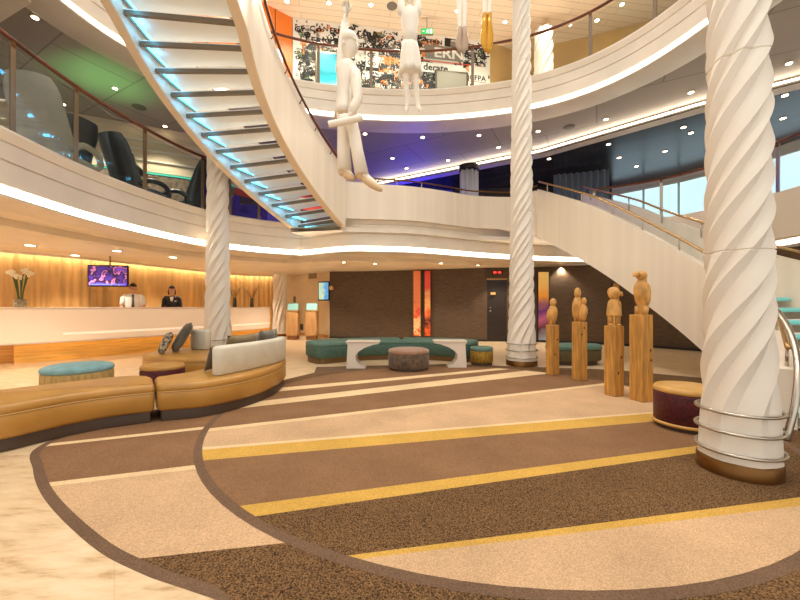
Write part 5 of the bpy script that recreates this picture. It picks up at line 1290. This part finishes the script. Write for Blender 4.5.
put_rect(bm, 5.05, 7.6, .6, .7, .038, 1); put_text(bm, 'PA', 5.32, 7.88, .15, .0386, 0); put_text(bm, 'CF', 5.06, 7.88, .15, .0386, 0); put_text(bm, 'Co', 5.06, 7.65, .12, .0386, 0); put_rect(bm, 5.06, 7.83, .5, .02, .0386, 4)
obj('lettering', bm, MM, mu, recalc=False)
# things on and before the mural
def mpx(x, y, o):                            # point of the mural plane seen at a pixel, moved out by o
    r = (x-400)/F; n = MURN; q = MA+n*o
    D = q.dot(n)/(r*n.x+n.y); return P(x, y, D)
ma = math.atan2(MURD.y, MURD.x)
t = thing('wall_display', 'teal lit display screen on the lettering mural', 'screen', mpx(332,68,.1))
bm = NB(); c = mpx(332.5,71,.1); bevbox(bm, c, (.92,.08,1.0), ma, .01); obj('housing', bm, DSTEEL, t)
RM = Matrix.Rotation(ma,3,'Z')
bm = NB(); bmesh.ops.translate(bm, verts=box(bm, (0,0,0), (.82,.01,.9), ma), vec=c-RM @ Vector((0,.042,0))); obj('screen', bm, ramp_mat('teal_picture', [(0,(160,226,226)),(.3,(40,176,190)),(.5,(30,150,170)),(.62,(70,190,200)),(1,(20,120,150))], 'Z', .3, 2, .4, -.5, .5, .3), t)
t = thing('notice_board', 'grey framed notice board low on the lettering mural', 'board', mpx(451,79,.08)); c = mpx(451.5,82,.08)
bm = NB(); bevbox(bm, c, (1.0,.06,.62), ma, .01); obj('frame', bm, mat('dark_bronze', (74,62,50), .4, .4), t)
bm = NB(); bmesh.ops.translate(bm, verts=box(bm, (0,0,0), (.88,.01,.5), ma), vec=c-RM @ Vector((0,.032,0))); obj('panel', bm, mat('board_grey', (136,130,116), .5), t)
t = thing('exit_sign', 'green and white running-man exit sign under the top deck ceiling', 'sign', mpx(427,32,.6)); c = mpx(427,32,.6)
bm = NB(); bevbox(bm, c, (.34,.05,.17), 0, .006); tube(bm, [c, (c.x,c.y,Z3C)], .012, 6); obj('housing', bm, DSTEEL, t)
bm = NB(); box(bm, c+Vector((0,-.027,0)), (.32,.006,.15)); obj('green_field', bm, mat('exit_green', (40,180,90), .4, emit=.9), t)
bm = NB(); q = c+Vector((.05,-.032,0)); box(bm, q+Vector((.055,0,0)), (.06,.004,.11)); obj('door_symbol', bm, mat('exit_white', (240,255,240), .4, emit=1.2), t); bm = NB(); ball(bm, q+Vector((-.03,0,.045)), (.014,.003,.014), 10)
for a_, b_ in (((-.035,.03),(-.045,-.01)),((-.045,-.01),(-.015,-.03)),((-.015,-.03),(-.02,-.06)),((-.045,-.01),(-.08,-.05)),((-.035,.025),(-.005,.005)),((-.035,.025),(-.07,.01))): tube(bm, [q+Vector((a_[0],0,a_[1])), q+Vector((b_[0],0,b_[1]))], .008, 6)
obj('running_man', bm, MATS['exit_white'], t); bm = NB(); box(bm, c+Vector((-.1,-.032,0)), (.05,.004,.02)); obj('arrow', bm, MATS['exit_white'], t)
# ================================================================== DOWNLIGHTS
def downlight(label, group, c, r=.055):
    t = thing('ceiling_downlight', label, 'ceiling light', c, group); c = Vector(c)
    bm = NB(); lathe(bm, [(r*1.35,-.012),(r*1.4,-.004),(r*1.4,.0)], c, 20); bmesh.ops.translate(bm, verts=bm.verts, vec=(0,0,0)); obj('trim_ring', bm, STEEL, t, 40)
    bm = NB(); lathe(bm, [(r,-.016),(r,-.012)], c, 20); obj('lens', bm, LAMP, t)
    return t
proto = {}
def dl(key, label, group, c, r=.055):
    if key not in proto: proto[key] = downlight(label, group, c, r); return proto[key]
    return dup(proto[key], c)
for x, y in ((287,1),(329,2.5),(371,4.5),(457,10.5),(505,21.5),(597,20),(622,4)):
    dl('top', 'small round downlight in the pale board ceiling of the top deck', 'downlights in the pale top ceiling', PZ(x, y, Z3C), .055)
for x, y in ((365,133.5),(392.5,158),(406.6,168),(422.6,137),(448,160),(479,135),(498.6,147)):
    dl('violet', 'small round downlight in the violet-lit middle deck ceiling', 'downlights in the violet-lit ceiling', PZ(x, y, Z3B+.078), .05)
for x, y in ((691,92),(606,119),(538,131),(789,63)):
    dl('grey', 'small round downlight in the plain grey ceiling right of the middle column', 'downlights in the grey right ceiling', PZ(x, y, Z3B+.078), .048)
for x, y in ((608.5,144),(549,158.5),(619,157.5),(636.5,166),(665,151),(683.5,127),(691,132.6),(785,95),(783,118)):
    dl('dark', 'small round downlight in the dark glossy plank ceiling at the right', 'downlights in the dark plank ceiling', PZ(x, y, Z3B-.132), .05)
for x, y in ((35,17),(141,71),(63,104),(115,88),(128,118),(165,126)):
    dl('green', 'small round downlight in the green-lit balcony ceiling at the left', 'downlights in the green-lit ceiling', PZ(x, y, Z3B+.078), .045)
for x, y in ((117,250.5),(173,257),(75,255),(30,245),(215,261)):
    dl('desk', 'wide round downlight in the cream ceiling over the reception', 'downlights over the reception', PZ(x, y, 2.46), .08)
for x, y in ((344,262),(375,263.5),(441,263),(478,265)):
    dl('centre', 'tiny round downlight in the cream ceiling before the dark wall', 'downlights before the dark wall', PZ(x, y, 2.46), .045)
for x, y, z, lb in ((392,6,Z3C,'grey round speaker in the pale top deck ceiling'),(569,127,Z3B+.078,'grey round speaker in the middle deck ceiling right of the middle column'),(139,107,Z3B+.078,'grey round speaker in the green-lit balcony ceiling')):
    c = PZ(x, y, z); bm = NB(); lathe(bm, [(.12,-.015),(.14,-.008),(.14,0)], c, 24); o = obj('ceiling_speaker', bm, mat('speaker_grey', (120,112,104), .6), None, 40, loc=c); tag(o, lb, 'speaker')
# ================================================================== LIGHT
w = bpy.data.worlds.new('world'); SC.world = w; w.use_nodes = True
w.node_tree.nodes['Background'].inputs[0].default_value = lin((255,250,242)); w.node_tree.nodes['Background'].inputs[1].default_value = 1.3
def point(loc, e, col=(255,240,218), r=.06, name='lamp'):
    l = bpy.data.lights.new(name, 'POINT'); l.energy = e; l.color = lin(col)[:3]; l.shadow_soft_size = r
    o = link(bpy.data.objects.new(name, l)); o.location = loc; return o
def spot(loc, e, col=(255,240,218), size=110, r=.05, rot=(0,0,0), blend=.6):
    l = bpy.data.lights.new('lamp_and_fill_spot', 'SPOT'); l.energy = e; l.color = lin(col)[:3]; l.shadow_soft_size = r; l.spot_size = math.radians(size); l.spot_blend = blend  # name shared by the deck lamps and the added fill spots
    o = link(bpy.data.objects.new('lamp_and_fill_spot', l)); o.location = loc; o.rotation_euler = rot; return o
for x, y in ((-7.6,8.6),(-6.6,11),(-5.6,13),(-8.8,7),(-3.2,11.8),(-1.2,11.2),(1,11),(3.2,11.2),(5.2,11.6),(6.6,11),(-6.3,6),(-6.3,4.4)):
    spot((x,y,2.42), 170)
for x, y, z in ((-6.6,6,5.6),(-6.6,8,5.6),(-6.6,4,5.6),(-7.8,6.6,5.6),(-7.2,7.9,5.6),(-5.9,8.7,5.6),(-8.6,6.9,5.6)): spot((x,y,z), 170)  # lounge spots, some added close to the wall to brighten it
spot((-6.0,7.3,4.5), 60, (140,255,140), 95, .02, (PI,0,0), 1)
point((-2.0,10.9,3.7), 13, (140,110,255), .6, 'violet_stage_lamp'); point((.5,12.7,4.4), 110, (50,40,255), .5, 'blue_stage_lamp'); point((.6,11.0,3.7), 9, (140,110,255), .6, 'violet_stage_lamp'); point((2.6,11.4,4.2), 12, (170,140,255), .5, 'violet_stage_lamp')
for x, y in ((-2,9.1),(0,9.3),(2,9.3),(4,9.2),(-4,8.2),(5.8,8)): spot((x,y,Z3C-.05), 230, (255,238,214), 130)
for x, y in ((7.2,8.2),(8.5,6.5),(9.2,9)): spot((x,y,5.5), 90)
for x, y in ((-3.4,9.0),(-1.6,9.45),(.4,9.75),(2.4,9.5),(4.2,8.9),(5.8,7.6)): spot((x,y,6.7), 75, (255,238,214), 150, .06, (PI,0,0), .8)  # upward fill spots added to lift the board ceiling, without fixtures
for x, y in ((3.2,12.6),(5.2,12.3),(-3.0,11.3),(-2.0,11.8)): spot((x,y,5.4), 110)  # fill spots added to brighten the dark and striped walls
# unseen spots high above the open atrium
for x, y, e in ((-2,1,700),(2.5,1,700),(.5,4.5,700)): spot((x,y,11.5), e, (255,244,226), 75, .4)

for k in range(1, 17):
    if ZK(k) > 6: break
    a, b, d_ = LF(k), RF(k), LF(k-1); q = a.lerp(d_, .5)+(b-a).normalized()*.12
    point((q.x, q.y, ZK(k)-.10), 1.0, (60,190,255), .03, 'cyan_tread_lamp')
# things that stand on the carpet rest on its pile
for o in list(SC.objects):
    if o.parent is None and o.name.split('.')[0] in ('sofa_section','cushion','pouf','side_table','carved_wooden_sculpture','carved_column','curved_bench','upholstered_bench','sweeping_staircase') and o.location.z < .6: o.location.z += .005
